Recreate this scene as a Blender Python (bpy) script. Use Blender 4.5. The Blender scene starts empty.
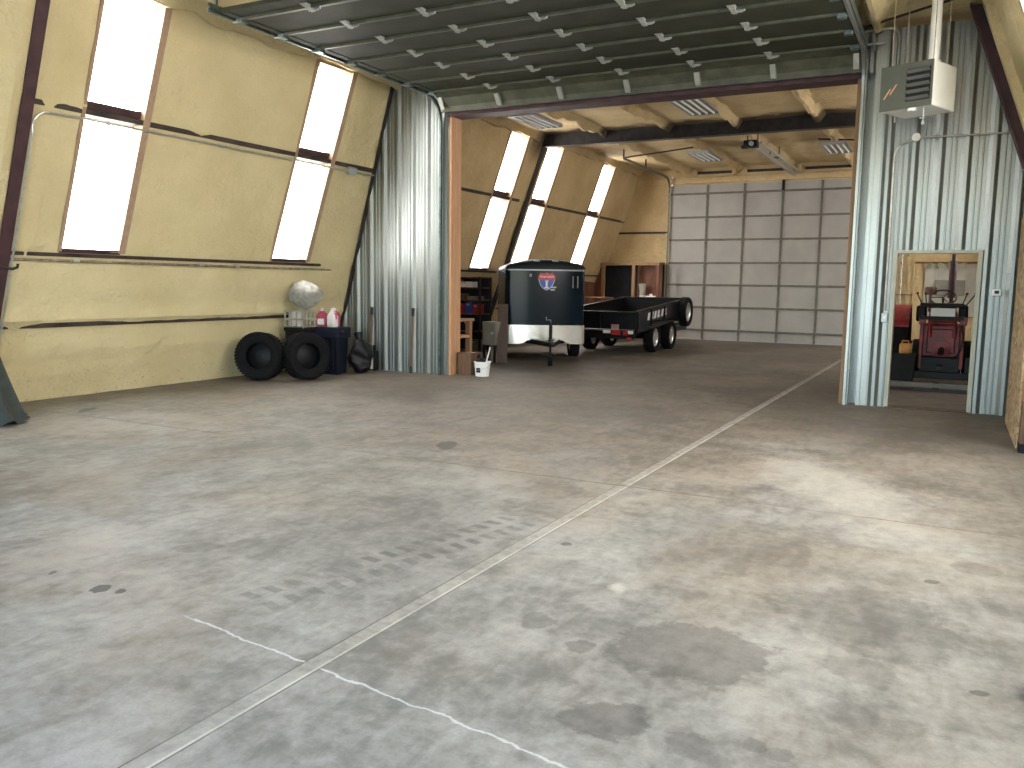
import bpy, bmesh, math, random
from mathutils import Vector, Matrix, noise as mnoise
random.seed(7)
S = bpy.context.scene
COL = S.collection
PI = math.pi

# ------------------------------------------------------------------ helpers
def frame_of(v):
    v = v.normalized()
    a = Vector((0, 0, 1)) if abs(v.z) < .9 else Vector((1, 0, 0))
    x = v.cross(a).normalized(); y = v.cross(x).normalized()
    return x, y

class B:
    """collects shapes, then links them as ONE mesh object"""
    def __init__(s): s.bm = bmesh.new()
    def box(s, c, d, rot=None, bev=0):
        M = Matrix.Translation(c)
        if rot is not None:
            M = M @ rot.to_4x4()
        M = M @ Matrix.Diagonal((d[0], d[1], d[2], 1))
        r = bmesh.ops.create_cube(s.bm, size=1, matrix=M)
        if bev:
            es = list({e for v in r['verts'] for e in v.link_edges})
            bmesh.ops.bevel(s.bm, geom=es, offset=bev, segments=2, affect='EDGES', profile=.5)
        return s
    def box2(s, a, b, bev=0):
        c = [(a[i] + b[i]) / 2 for i in range(3)]
        d = [abs(b[i] - a[i]) for i in range(3)]
        return s.box(c, d, None, bev)
    def hexa(s, p):
        vs = [s.bm.verts.new(q) for q in p]
        for f in ((0, 3, 2, 1), (4, 5, 6, 7), (0, 1, 5, 4), (1, 2, 6, 5), (2, 3, 7, 6), (3, 0, 4, 7)):
            s.bm.faces.new([vs[i] for i in f])
        return s
    def ring(s, c, x, y, r, n):
        return [s.bm.verts.new(c + x * (r * math.cos(2 * PI * i / n)) + y * (r * math.sin(2 * PI * i / n))) for i in range(n)]
    def bridge(s, a, b):
        n = len(a)
        for i in range(n):
            s.bm.faces.new((a[i], a[(i + 1) % n], b[(i + 1) % n], b[i]))
    def cyl(s, p0, p1, r, r2=None, n=16, cap=True):
        p0, p1 = Vector(p0), Vector(p1)
        x, y = frame_of(p1 - p0)
        a = s.ring(p0, x, y, r, n); b = s.ring(p1, x, y, r if r2 is None else r2, n)
        s.bridge(a, b)
        if cap:
            s.bm.faces.new(a[::-1]); s.bm.faces.new(b)
        return s
    def tube(s, pts, r, n=8, closed=False):
        pts = [Vector(p) for p in pts]; m = len(pts); rings = []
        for i, p in enumerate(pts):
            if closed: t = pts[(i + 1) % m] - pts[i - 1]
            else: t = pts[min(i + 1, m - 1)] - pts[max(i - 1, 0)]
            x, y = frame_of(t)
            if rings:
                # keep the frame from twisting
                px = lastx - t.normalized() * lastx.dot(t.normalized())
                if px.length > 1e-4:
                    x = px.normalized(); y = t.normalized().cross(x)
            lastx = x
            rings.append(s.ring(p, x, y, r, n))
        for i in range(m - 1): s.bridge(rings[i], rings[i + 1])
        if closed: s.bridge(rings[-1], rings[0])
        else:
            s.bm.faces.new(rings[0][::-1]); s.bm.faces.new(rings[-1])
        return s
    def lathe(s, prof, c=(0, 0, 0), axis=(0, 0, 1), n=40, closed=True):
        """prof: list of (radius, height along axis); closed profile loop"""
        c = Vector(c); ax = Vector(axis).normalized(); x, y = frame_of(ax)
        rs = [s.ring(c + ax * h, x, y, max(r, 1e-4), n) for r, h in prof]
        for i in range(len(rs) - 1): s.bridge(rs[i], rs[i + 1])
        if closed: s.bridge(rs[-1], rs[0])
        else:
            s.bm.faces.new(rs[0][::-1]); s.bm.faces.new(rs[-1])
        return s
    def prism(s, poly, o, ex, ey, ez, depth):
        """2-D polygon in the plane (ex, ey) at o, pushed along ez by depth"""
        o, ex, ey, ez = Vector(o), Vector(ex), Vector(ey), Vector(ez)
        a = [s.bm.verts.new(o + ex * p[0] + ey * p[1]) for p in poly]
        b = [s.bm.verts.new(o + ex * p[0] + ey * p[1] + ez * depth) for p in poly]
        n = len(a)
        s.bm.faces.new(a[::-1]); s.bm.faces.new(b)
        for i in range(n): s.bm.faces.new((a[i], a[(i + 1) % n], b[(i + 1) % n], b[i]))
        return s
    def sphere(s, c, r, sc=(1, 1, 1), n=16):
        M = Matrix.Translation(c) @ Matrix.Diagonal((sc[0], sc[1], sc[2], 1))
        bmesh.ops.create_uvsphere(s.bm, u_segments=n, v_segments=max(6, n // 2), radius=r, matrix=M)
        return s
    def grid(s, rows):
        """rows of points -> quads"""
        vs = [[s.bm.verts.new(p) for p in r] for r in rows]
        for i in range(len(vs) - 1):
            for j in range(len(vs[0]) - 1):
                s.bm.faces.new((vs[i][j], vs[i][j + 1], vs[i + 1][j + 1], vs[i + 1][j]))
        return s
    def warp(s, f):
        for v in s.bm.verts: v.co = f(v.co)
        return s
    def build(s, name, m, parent=None, world=False, smooth=False, recenter=True):
        bmesh.ops.recalc_face_normals(s.bm, faces=s.bm.faces)
        me = bpy.data.meshes.new(name)
        off = Vector((0, 0, 0))
        if parent is None and recenter and len(s.bm.verts):
            xs = [v.co.x for v in s.bm.verts]; ys = [v.co.y for v in s.bm.verts]; zs = [v.co.z for v in s.bm.verts]
            off = Vector(((min(xs) + max(xs)) / 2, (min(ys) + max(ys)) / 2, min(zs)))
            for v in s.bm.verts: v.co -= off
        if smooth:
            for f in s.bm.faces: f.smooth = True
            for e in s.bm.edges:
                if len(e.link_faces) == 2 and e.calc_face_angle(0) > math.radians(40): e.smooth = False
        s.bm.to_mesh(me); s.bm.free()
        o = bpy.data.objects.new(name, me)
        me.materials.append(m)
        COL.objects.link(o)
        o.location = off
        if parent is not None:
            o.parent = parent
            if world:
                o.matrix_parent_inverse = (Matrix.Translation(parent.location) @ parent.rotation_euler.to_matrix().to_4x4()).inverted()
        return o

def tag(o, label=None, cat=None, group=None, kind=None):
    if label: o['label'] = label
    if cat: o['category'] = cat
    if group: o['group'] = group
    if kind: o['kind'] = kind
    return o

def thing(name, label, cat, loc=(0, 0, 0), rz=0, group=None, kind=None, rot=None):
    o = bpy.data.objects.new(name, None); COL.objects.link(o)
    o.empty_display_size = .1
    o.location = loc; o.rotation_euler = rot if rot else (0, 0, rz)
    return tag(o, label, cat, group, kind)

def copy_tree(o, parent=None):
    c = o.copy(); COL.objects.link(c)
    if parent is not None:
        c.parent = parent
        c.matrix_parent_inverse = o.matrix_parent_inverse.copy()
    for ch in list(o.children): copy_tree(ch, c)
    return c

# ------------------------------------------------------------------ materials
def nodes_of(name):
    m = bpy.data.materials.new(name); m.use_nodes = True
    nt = m.node_tree; b = nt.nodes['Principled BSDF']
    return m, nt, b

def N(nt, typ, **kw):
    n = nt.nodes.new(typ)
    for k, v in kw.items(): setattr(n, k, v)
    return n

def math_(nt, op, a, b=None, c=None, clamp=False):
    n = nt.nodes.new('ShaderNodeMath'); n.operation = op; n.use_clamp = clamp
    for i, v in enumerate((a, b, c)):
        if v is None: continue
        if isinstance(v, (int, float)): n.inputs[i].default_value = v
        else: nt.links.new(v, n.inputs[i])
    return n.outputs[0]

def mixc(nt, fac, a, b):
    n = nt.nodes.new('ShaderNodeMix'); n.data_type = 'RGBA'
    for sock, v in ((n.inputs[0], fac), (n.inputs[6], a), (n.inputs[7], b)):
        if isinstance(v, (int, float)): sock.default_value = v
        elif isinstance(v, tuple): sock.default_value = (*v[:3], 1)
        else: nt.links.new(v, sock)
    return n.outputs[2]

def maprange(nt, v, a, b, c=0, d=1, smooth=True):
    n = nt.nodes.new('ShaderNodeMapRange')
    n.interpolation_type = 'SMOOTHSTEP' if smooth else 'LINEAR'
    nt.links.new(v, n.inputs['Value'])
    n.inputs['From Min'].default_value = a; n.inputs['From Max'].default_value = b
    n.inputs['To Min'].default_value = c; n.inputs['To Max'].default_value = d
    return n.outputs['Result']

def noise_(nt, vec, scale, detail=4, rough=.55, dist=0):
    n = nt.nodes.new('ShaderNodeTexNoise')
    n.inputs['Scale'].default_value = scale; n.inputs['Detail'].default_value = detail
    n.inputs['Roughness'].default_value = rough; n.inputs['Distortion'].default_value = dist
    if vec is not None: nt.links.new(vec, n.inputs['Vector'])
    return n.outputs['Fac']

def pos_(nt):
    return nt.nodes.new('ShaderNodeNewGeometry').outputs['Position']

def objc_(nt):
    return nt.nodes.new('ShaderNodeTexCoord').outputs['Object']

def mat(name, col, rough=.6, metal=0, var=.12, scale=8, bump=.0, bscale=40, col2=None, spec=.5, coat=0):
    m, nt, b = nodes_of(name)
    v = objc_(nt)
    f = noise_(nt, v, scale, 5)
    c2 = col2 if col2 else tuple(max(0, c * (1 - 2 * var)) for c in col)
    nt.links.new(mixc(nt, maprange(nt, f, .3, .7), tuple(min(1, c * (1 + var)) for c in col), c2), b.inputs['Base Color'])
    b.inputs['Roughness'].default_value = rough; b.inputs['Metallic'].default_value = metal
    b.inputs['Specular IOR Level'].default_value = spec
    b.inputs['Coat Weight'].default_value = coat
    if bump:
        bn = nt.nodes.new('ShaderNodeBump'); bn.inputs['Strength'].default_value = bump; bn.inputs['Distance'].default_value = .02
        nt.links.new(noise_(nt, v, bscale, 3), bn.inputs['Height']); nt.links.new(bn.outputs[0], b.inputs['Normal'])
    return m

def emit(name, col, strength):
    m, nt, b = nodes_of(name)
    b.inputs['Base Color'].default_value = (.8, .8, .78, 1); b.inputs['Roughness'].default_value = .6
    b.inputs['Emission Color'].default_value = (*col, 1); b.inputs['Emission Strength'].default_value = strength
    return m

def foam_mat():
    m, nt, b = nodes_of('spray_foam')
    p = pos_(nt)
    sx = N(nt, 'ShaderNodeSeparateXYZ'); nt.links.new(p, sx.inputs[0])
    big = noise_(nt, p, .9, 5, .6); small = noise_(nt, p, 9, 5, .65)
    c = mixc(nt, maprange(nt, big, .3, .7), FOAM_A, FOAM_B)
    back = mixc(nt, maprange(nt, big, .3, .7), FOAM_C, FOAM_D)
    c = mixc(nt, maprange(nt, sx.outputs['Y'], 12.3, 12.5), c, back)     # browner foam tone behind the partition
    c = mixc(nt, maprange(nt, small, .45, .8, 0, .35), c, (.64, .55, .36))
    ov = math_(nt, 'ABSOLUTE', math_(nt, 'SUBTRACT', sx.outputs['Y'], 18.2))
    ov = math_(nt, 'ADD', ov, math_(nt, 'MULTIPLY', math_(nt, 'SUBTRACT', noise_(nt, p, 1.6, 4, .6), .5), .9))
    ov = math_(nt, 'MULTIPLY', maprange(nt, ov, .55, .18), maprange(nt, sx.outputs['Z'], 4.3, 4.8))
    c = mixc(nt, math_(nt, 'MULTIPLY', ov, .85), c, (.045, .03, .02))       # dark ragged band on the foam around the rafter
    # grime specks on the low foam
    sp = noise_(nt, p, 22, 2, .5)
    lowm = maprange(nt, sx.outputs['Z'], .05, .7, .5, 0)
    c = mixc(nt, math_(nt, 'MULTIPLY', maprange(nt, sp, .6, .75), lowm), c, (.2, .16, .09))
    nt.links.new(c, b.inputs['Base Color'])
    b.inputs['Roughness'].default_value = .8; b.inputs['Specular IOR Level'].default_value = .25
    h = math_(nt, 'ADD', math_(nt, 'MULTIPLY', noise_(nt, p, 5, 4, .6), 1.0), math_(nt, 'MULTIPLY', noise_(nt, p, 28, 4, .6), .3))
    bn = N(nt, 'ShaderNodeBump'); bn.inputs['Strength'].default_value = .8; bn.inputs['Distance'].default_value = .07
    nt.links.new(h, bn.inputs['Height']); nt.links.new(bn.outputs[0], b.inputs['Normal'])
    return m
FOAM_A = (.69, .585, .345); FOAM_B = (.60, .50, .28)
FOAM_C = (.60, .455, .25); FOAM_D = (.49, .36, .185)

def galv_mat(name, col, rough=.38):
    m, nt, b = nodes_of(name)
    p = pos_(nt)
    vor = N(nt, 'ShaderNodeTexVoronoi'); vor.inputs['Scale'].default_value = 45; nt.links.new(p, vor.inputs['Vector'])
    mp = N(nt, 'ShaderNodeMapping'); mp.inputs['Scale'].default_value = (3, 3, .6); nt.links.new(p, mp.inputs['Vector'])
    streak = noise_(nt, mp.outputs[0], 1.0, 5, .6)
    bw = N(nt, 'ShaderNodeRGBToBW'); nt.links.new(vor.outputs['Color'], bw.inputs[0])
    f = math_(nt, 'ADD', math_(nt, 'MULTIPLY', bw.outputs[0], .16), math_(nt, 'MULTIPLY', streak, .84))
    nt.links.new(mixc(nt, maprange(nt, f, .25, .75), tuple(c * .86 for c in col), tuple(min(1, c * 1.1) for c in col)), b.inputs['Base Color'])
    b.inputs['Metallic'].default_value = .8
    nt.links.new(maprange(nt, f, .2, .8, rough - .08, rough + .14), b.inputs['Roughness'])
    return m

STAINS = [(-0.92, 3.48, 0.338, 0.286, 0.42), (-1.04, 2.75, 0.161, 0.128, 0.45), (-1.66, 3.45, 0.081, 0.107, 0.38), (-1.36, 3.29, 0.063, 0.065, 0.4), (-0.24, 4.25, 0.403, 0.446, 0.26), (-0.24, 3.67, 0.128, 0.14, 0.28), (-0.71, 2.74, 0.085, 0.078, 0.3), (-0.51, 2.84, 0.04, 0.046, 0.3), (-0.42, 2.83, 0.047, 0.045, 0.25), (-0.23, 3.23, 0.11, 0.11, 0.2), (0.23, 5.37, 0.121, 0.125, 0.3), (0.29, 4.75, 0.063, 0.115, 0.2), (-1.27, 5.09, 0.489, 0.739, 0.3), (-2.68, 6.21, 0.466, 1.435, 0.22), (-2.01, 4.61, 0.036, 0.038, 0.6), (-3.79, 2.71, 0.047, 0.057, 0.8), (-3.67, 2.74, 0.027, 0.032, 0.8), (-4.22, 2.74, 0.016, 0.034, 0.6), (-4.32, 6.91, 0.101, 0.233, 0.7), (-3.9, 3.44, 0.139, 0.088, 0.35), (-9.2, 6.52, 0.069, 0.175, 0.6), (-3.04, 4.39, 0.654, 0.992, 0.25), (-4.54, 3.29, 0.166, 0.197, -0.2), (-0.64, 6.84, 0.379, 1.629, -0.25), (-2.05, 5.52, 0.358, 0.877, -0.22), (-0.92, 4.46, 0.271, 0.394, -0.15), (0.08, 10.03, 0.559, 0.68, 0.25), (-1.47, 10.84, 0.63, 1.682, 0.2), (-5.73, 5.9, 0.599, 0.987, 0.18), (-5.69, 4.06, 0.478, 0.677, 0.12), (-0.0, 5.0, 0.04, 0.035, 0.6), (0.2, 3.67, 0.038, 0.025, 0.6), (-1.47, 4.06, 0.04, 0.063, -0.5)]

def floor_mat():
    m, nt, b = nodes_of('stained_concrete')
    p = pos_(nt)
    s = N(nt, 'ShaderNodeSeparateXYZ'); nt.links.new(p, s.inputs[0])
    X, Y = s.outputs['X'], s.outputs['Y']
    ca, sa = math.cos(.481), math.sin(.481)
    U = math_(nt, 'ADD', math_(nt, 'MULTIPLY', X, ca), math_(nt, 'MULTIPLY', Y, sa))
    V = math_(nt, 'ADD', math_(nt, 'MULTIPLY', X, -sa), math_(nt, 'MULTIPLY', Y, ca))
    n1 = noise_(nt, p, .55, 6, .6, .4); n2 = noise_(nt, p, 2.6, 6, .62, .3); n3 = noise_(nt, p, 14, 4, .6); n4 = noise_(nt, p, 70, 2, .5)
    f = math_(nt, 'ADD', math_(nt, 'MULTIPLY', n1, .44), math_(nt, 'ADD', math_(nt, 'MULTIPLY', n2, .36), math_(nt, 'MULTIPLY', n3, .20)))
    hue = noise_(nt, p, .42, 4, .6, .8)
    mpf = N(nt, 'ShaderNodeMapping'); mpf.inputs['Scale'].default_value = (7, 3, 1); mpf.inputs['Rotation'].default_value = (0, 0, .5); nt.links.new(p, mpf.inputs['Vector'])
    trowel = noise_(nt, mpf.outputs[0], 1.2, 5, .65, .6)
    f = math_(nt, 'ADD', math_(nt, 'MULTIPLY', f, .80), math_(nt, 'MULTIPLY', trowel, .20))
    grey = mixc(nt, maprange(nt, f, .38, .62), FL_DARK, FL_LIGHT)
    tan = mixc(nt, maprange(nt, f, .38, .62), (.145, .12, .092), (.36, .31, .25))
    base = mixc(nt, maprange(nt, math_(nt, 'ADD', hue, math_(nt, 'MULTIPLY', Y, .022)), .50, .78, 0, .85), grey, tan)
    # dirty brown towards the back bay, deepened to paint in its weaker light
    dim_dirt = maprange(nt, math_(nt, 'ADD', Y, math_(nt, 'MULTIPLY', n2, 4)), 5.0, 15)
    base = mixc(nt, math_(nt, 'MULTIPLY', dim_dirt, .92), base, mixc(nt, maprange(nt, f, .38, .62), (.06, .049, .037), (.17, .142, .11)))
    wl = math_(nt, 'MULTIPLY', math_(nt, 'SUBTRACT', noise_(nt, p, 5, 6, .7), .5), 2.0)
    ws = math_(nt, 'MULTIPLY', math_(nt, 'SUBTRACT', noise_(nt, p, 22, 3, .6), .5), 1.3)
    tot = None
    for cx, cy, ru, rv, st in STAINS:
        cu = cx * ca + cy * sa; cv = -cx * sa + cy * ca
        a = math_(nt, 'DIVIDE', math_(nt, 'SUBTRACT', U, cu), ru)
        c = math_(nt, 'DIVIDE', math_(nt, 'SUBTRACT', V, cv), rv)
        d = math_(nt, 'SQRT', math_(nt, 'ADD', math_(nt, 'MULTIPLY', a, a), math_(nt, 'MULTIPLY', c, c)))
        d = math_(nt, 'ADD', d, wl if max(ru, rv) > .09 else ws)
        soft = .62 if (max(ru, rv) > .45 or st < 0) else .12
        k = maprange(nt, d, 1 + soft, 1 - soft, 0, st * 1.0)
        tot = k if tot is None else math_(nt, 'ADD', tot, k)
    # tyre tread print beside the joint
    ax, ay, bx, by = -3.0, 2.85, -2.5, 4.9
    L = math.hypot(bx - ax, by - ay); dx, dy = (bx - ax) / L, (by - ay) / L
    sx_ = math_(nt, 'SUBTRACT', X, ax); sy_ = math_(nt, 'SUBTRACT', Y, ay)
    along = math_(nt, 'ADD', math_(nt, 'MULTIPLY', sx_, dx), math_(nt, 'MULTIPLY', sy_, dy))
    across = math_(nt, 'SUBTRACT', math_(nt, 'MULTIPLY', sx_, dy), math_(nt, 'MULTIPLY', sy_, dx))
    aa = math_(nt, 'ABSOLUTE', across)
    ph = math_(nt, 'SINE', math_(nt, 'ADD', math_(nt, 'MULTIPLY', along, 2 * PI / .13), math_(nt, 'MULTIPLY', aa, 5)))
    tr = math_(nt, 'MULTIPLY', maprange(nt, ph, -.1, .4), math_(nt, 'MULTIPLY', maprange(nt, aa, .17, .14), maprange(nt, aa, .02, .05)))
    tr = math_(nt, 'MULTIPLY', tr, math_(nt, 'MULTIPLY', maprange(nt, along, -.1, .25), maprange(nt, along, 3.0, 1.8)))
    tr = math_(nt, 'MULTIPLY', tr, maprange(nt, n2, .35, .6, .15, .42))
    tot = math_(nt, 'ADD', tot, tr)
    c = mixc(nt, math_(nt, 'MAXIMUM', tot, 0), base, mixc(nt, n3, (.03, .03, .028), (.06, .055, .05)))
    c = mixc(nt, math_(nt, 'MULTIPLY', math_(nt, 'MINIMUM', tot, 0), -1.3), c, (.55, .52, .46))
    # filled construction joint that runs the length of the slab
    xj = math_(nt, 'ADD', math_(nt, 'MULTIPLY', Y, .0075), -2.279)
    dj = math_(nt, 'SUBTRACT', X, xj); dja = math_(nt, 'ABSOLUTE', dj)
    c = mixc(nt, math_(nt, 'MULTIPLY', maprange(nt, dja, .046, .040), maprange(nt, n3, .3, .7, .2, .65)), c, (.40, .38, .335))
    edge = maprange(nt, math_(nt, 'ABSOLUTE', math_(nt, 'SUBTRACT', dj, .036)), .009, .005)
    c = mixc(nt, math_(nt, 'MULTIPLY', edge, maprange(nt, n2, .35, .65, .3, .8)), c, (.60, .57, .51))
    gap = maprange(nt, math_(nt, 'ABSOLUTE', math_(nt, 'SUBTRACT', dja, .047)), .004, .002)
    c = mixc(nt, math_(nt, 'MULTIPLY', gap, maprange(nt, n2, .4, .6, .4, .9)), c, (.05, .045, .04))
    # cross joint (dark hairline) and the chalky crack in front of it
    wig = math_(nt, 'MULTIPLY', math_(nt, 'SUBTRACT', n3, .5), .05)
    k1 = math_(nt, 'ABSOLUTE', math_(nt, 'ADD', math_(nt, 'SUBTRACT', Y, 6.22), wig))
    c = mixc(nt, math_(nt, 'MULTIPLY', maprange(nt, k1, .016, .006), maprange(nt, n1, .4, .6, .2, .75)), c, (.07, .065, .055))
    k0 = math_(nt, 'ADD', math_(nt, 'MULTIPLY', math_(nt, 'ADD', X, 2.3), .125), math_(nt, 'SUBTRACT', Y, 2.575))
    k0 = math_(nt, 'ABSOLUTE', math_(nt, 'ADD', k0, math_(nt, 'MULTIPLY', math_(nt, 'SUBTRACT', noise_(nt, p, 6, 4), .5), .09)))
    kr = math_(nt, 'MULTIPLY', maprange(nt, X, -3.2, -3.0), maprange(nt, dja, .04, .06))
    c = mixc(nt, math_(nt, 'MULTIPLY', math_(nt, 'MULTIPLY', maprange(nt, k0, .009, .003), kr), .6), c, (.72, .72, .74))
    nt.links.new(mixc(nt, maprange(nt, n4, .35, .65, 0, .12), c, (.1, .1, .1)), b.inputs['Base Color'])
    nt.links.new(maprange(nt, f, .3, .7, .55, .72), b.inputs['Roughness'])
    b.inputs['Specular IOR Level'].default_value = .3
    bn = N(nt, 'ShaderNodeBump'); bn.inputs['Strength'].default_value = .12; bn.inputs['Distance'].default_value = .01
    nt.links.new(math_(nt, 'ADD', n3, math_(nt, 'MULTIPLY', n4, .4)), bn.inputs['Height']); nt.links.new(bn.outputs[0], b.inputs['Normal'])
    return m
FL_DARK = (.14, .138, .124); FL_LIGHT = (.40, .39, .365)

def wood_mat(name, a, b_, scale=(30, 30, 1.5), rough=.65):
    m, nt, b = nodes_of(name)
    v = objc_(nt)
    mp = N(nt, 'ShaderNodeMapping'); mp.inputs['Scale'].default_value = scale; nt.links.new(v, mp.inputs['Vector'])
    f = noise_(nt, mp.outputs[0], 1, 5, .6, 1)
    nt.links.new(mixc(nt, maprange(nt, f, .3, .7), a, b_), b.inputs['Base Color'])
    b.inputs['Roughness'].default_value = rough
    return m

def osb_mat():
    m, nt, b = nodes_of('strand_board')
    v = pos_(nt)
    vor = N(nt, 'ShaderNodeTexVoronoi'); vor.inputs['Scale'].default_value = 30
    mp = N(nt, 'ShaderNodeMapping'); mp.inputs['Scale'].default_value = (1, .35, .7); mp.inputs['Rotation'].default_value = (.3, 0, 0)
    nt.links.new(v, mp.inputs[0]); nt.links.new(mp.outputs[0], vor.inputs['Vector'])
    bw = N(nt, 'ShaderNodeRGBToBW'); nt.links.new(vor.outputs['Color'], bw.inputs[0])
    nt.links.new(mixc(nt, bw.outputs[0], (.16, .09, .04), (.56, .41, .23)), b.inputs['Base Color'])
    b.inputs['Roughness'].default_value = .7
    return m

def diamond_mat():
    m, nt, b = nodes_of('diamond_plate')
    v = objc_(nt)
    mp = N(nt, 'ShaderNodeMapping'); mp.inputs['Rotation'].default_value = (0, PI / 4, 0); nt.links.new(v, mp.inputs[0])
    ch = N(nt, 'ShaderNodeTexChecker'); ch.inputs['Scale'].default_value = 60; nt.links.new(mp.outputs[0], ch.inputs['Vector'])
    b.inputs['Base Color'].default_value = (.78, .78, .76, 1); b.inputs['Metallic'].default_value = 1; b.inputs['Roughness'].default_value = .22
    bn = N(nt, 'ShaderNodeBump'); bn.inputs['Strength'].default_value = .25; bn.inputs['Distance'].default_value = .004
    nt.links.new(ch.outputs['Fac'], bn.inputs['Height']); nt.links.new(bn.outputs[0], b.inputs['Normal'])
    return m

PANE_STRENGTH = 7.5
M = dict(
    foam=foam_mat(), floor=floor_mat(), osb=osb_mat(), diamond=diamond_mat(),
    galv=galv_mat('galvanised_sheet', (.265, .285, .275), .36), zinc=galv_mat('galvanised_trim', (.34, .36, .345), .34),
    pane=emit('daylight_panel', (1, .995, .97), PANE_STRENGTH),
    maroon=mat('maroon_primer', (.055, .02, .024), .6, 0, .2, 5, .1, 20),
    darksteel=mat('dark_steel', (.03, .024, .022), .55, .2, .2, 6),
    girt=mat('stained_girt', (.05, .034, .026), .7, 0, .3, 3),
    doorgreen=mat('green_grey_steel', (.031, .034, .020), .7, .0, .15, 3, 0, 40, None, .25),
    doorlip=mat('door_edge_steel', (.085, .09, .06), .5, .3, .15, 6),
    hinge=mat('hinge_zinc', (.36, .37, .33), .4, .3, .1, 10),
    white_door=mat('off_white_door_skin', (.35, .33, .305), .5, 0, .05, 1.5),
    door_rail=mat('door_strut_brown_grey', (.15, .135, .11), .5, .3, .1, 6),
    teal=mat('teal_grey_track', (.13, .17, .16), .4, .6, .2, 8),
    pine=wood_mat('new_pine', (.62, .36, .20), (.48, .25, .13)),
    pine2=wood_mat('weathered_pine', (.34, .20, .10), (.24, .135, .065)),
    reveal=wood_mat('window_jamb_pine', (.40, .27, .18), (.30, .20, .13)),
    brownply=wood_mat('red_brown_plywood', (.20, .075, .038), (.11, .04, .022), (4, 4, 1.2)),
    plank=wood_mat('dark_plank', (.10, .065, .045), (.06, .04, .03)),
    rust=wood_mat('rusty_handle', (.16, .085, .045), (.09, .045, .025)),
    cream=mat('cream_trim', (.40, .40, .32), .5, 0, .05, 5),
    heater=mat('lit_enamel', (.74, .75, .70), .45, .1, .04, 3),  # grey casing whitened: strong side light is put into the colour
    heater_face_shaded=mat('shaded_enamel', (.07, .078, .062), .5, .1, .05, 3),  # front panel darkened: shade of the face turned away is in the colour
    conduit=mat('conduit_steel', (.55, .56, .52), .38, .75, .1, 12),
    oldconduit=mat('dusty_conduit', (.32, .28, .2), .5, .5, .2, 12),
    box=mat('junction_box_steel', (.42, .45, .45), .45, .5, .08, 10),
    white=mat('white_plastic', (.78, .78, .76), .4, 0, .03, 8),
    black=mat('black_plastic', (.008, .008, .009), .5, 0, .2, 8, 0, 40, None, .25),
    rubber=mat('tyre_rubber', (.006, .006, .007), .85, 0, .2, 12, .2, 60, None, .2),
    navy=mat('navy_plastic', (.009, .012, .024), .55, 0, .1, 6, 0, 40, None, .25),
    bagblack=mat('black_bag', (.008, .007, .009), .4, 0, .2, 8, .5, 18, None, .25),
    plastic_film=mat('clear_plastic_film', (.50, .49, .45), .55, 0, .15, 14, .6, 22),
    wire=mat('crate_plastic', (.42, .40, .32), .5, 0, .1, 8),
    pink=mat('pink_fluid', (.45, .06, .12), .3, 0, .15, 14),
    label=mat('white_label', (.75, .7, .68), .5, 0, .05, 8),
    tarp=mat('dark_green_canvas', (.028, .036, .032), .75, 0, .15, 10, .3, 30),
    trailer=mat('dark_blue_gloss', (.004, .011, .019), .2, .0, .1, 2, 0, 40, None, .2, .05),
    trailer_roof=mat('trailer_roof_skin', (.006, .009, .012), .55, 0, .1, 4, 0, 40, None, .25),
    trailer_side=mat('trailer_side_gloss', (.02, .028, .036), .12, .3, .1, 2, 0, 40, None, .7, .6),
    trimgrey=mat('grey_trim', (.28, .30, .31), .4, .6, .05, 6),
    dumpblack=mat('black_paint', (.005, .005, .006), .4, 0, .2, 4, 0, 40, None, .22),
    rim=mat('silver_wheel', (.62, .62, .6), .35, .8, .1, 10),
    red=mat('tractor_red', (.24, .018, .022), .42, 0, .25, 6),
    redlens=mat('red_lens', (.4, .02, .02), .3, 0, .1, 10),
    orange=mat('orange_yellow_rim', (.55, .26, .06), .5, 0, .15, 8),
    greybox=mat('olive_grey_metal', (.19, .18, .15), .5, .1, .1, 5),
    decalred=mat('emblem_red', (.55, .05, .05), .45, 0, .03, 10),
    decalblue=mat('emblem_blue', (.03, .09, .42), .45, 0, .03, 10),
    decalwhite=mat('emblem_white', (.72, .72, .74), .5, 0, .03, 10),
    darkblue=mat('dark_interior_blue', (.012, .014, .02), .8, 0, .2, 3),
    tube=mat('fluorescent_tube', (.85, .85, .83), .35, 0, .02, 8),
    reflector=mat('white_reflector', (.33, .33, .30), .45, 0, .05, 8),
    greywall=mat('pale_panel', (.42, .40, .34), .6, 0, .08, 2),
    gravel=mat('gravel', (.45, .43, .39), .9, 0, .2, 4),
    bluebox=mat('blue_plastic', (.02, .05, .22), .45, 0, .1, 8),
    redbox=mat('red_plastic', (.32, .02, .025), .45, 0, .1, 8),
)

_b = M['plastic_film'].node_tree.nodes['Principled BSDF']; _b.inputs['Transmission Weight'].default_value = .35; _b.inputs['IOR'].default_value = 1.1
# ------------------------------------------------------------------ measures
D = 12.36           # partition
DB = 25.1           # back wall
XL0, XR0, TL = -10.503, 1.95, .3535
ZC = 5.06           # foam ceiling
YF = -2.3           # front wall
def xl(z, d=0): return XL0 + TL * z + d
def xr(z, d=0): return XR0 - TL * z - d
XO_L, XO_R, ZO = -7.66, -1.27, 4.36   # big opening
LEFT_WIN = [(6.70, 7.50), (10.33, 11.13), (16.62, 17.45), (18.52, 19.35), (22.08, 22.92)]
RIGHT_WIN = [(3.1, 4.0), (5.4, 6.2), (7.1, 7.95), (8.85, 9.75), (16.68, 17.4), (22.12, 22.9)]  # unseen; front bay windows added and spaced to bring in more light
WZ0, WZ1 = 1.93, 4.90

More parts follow.
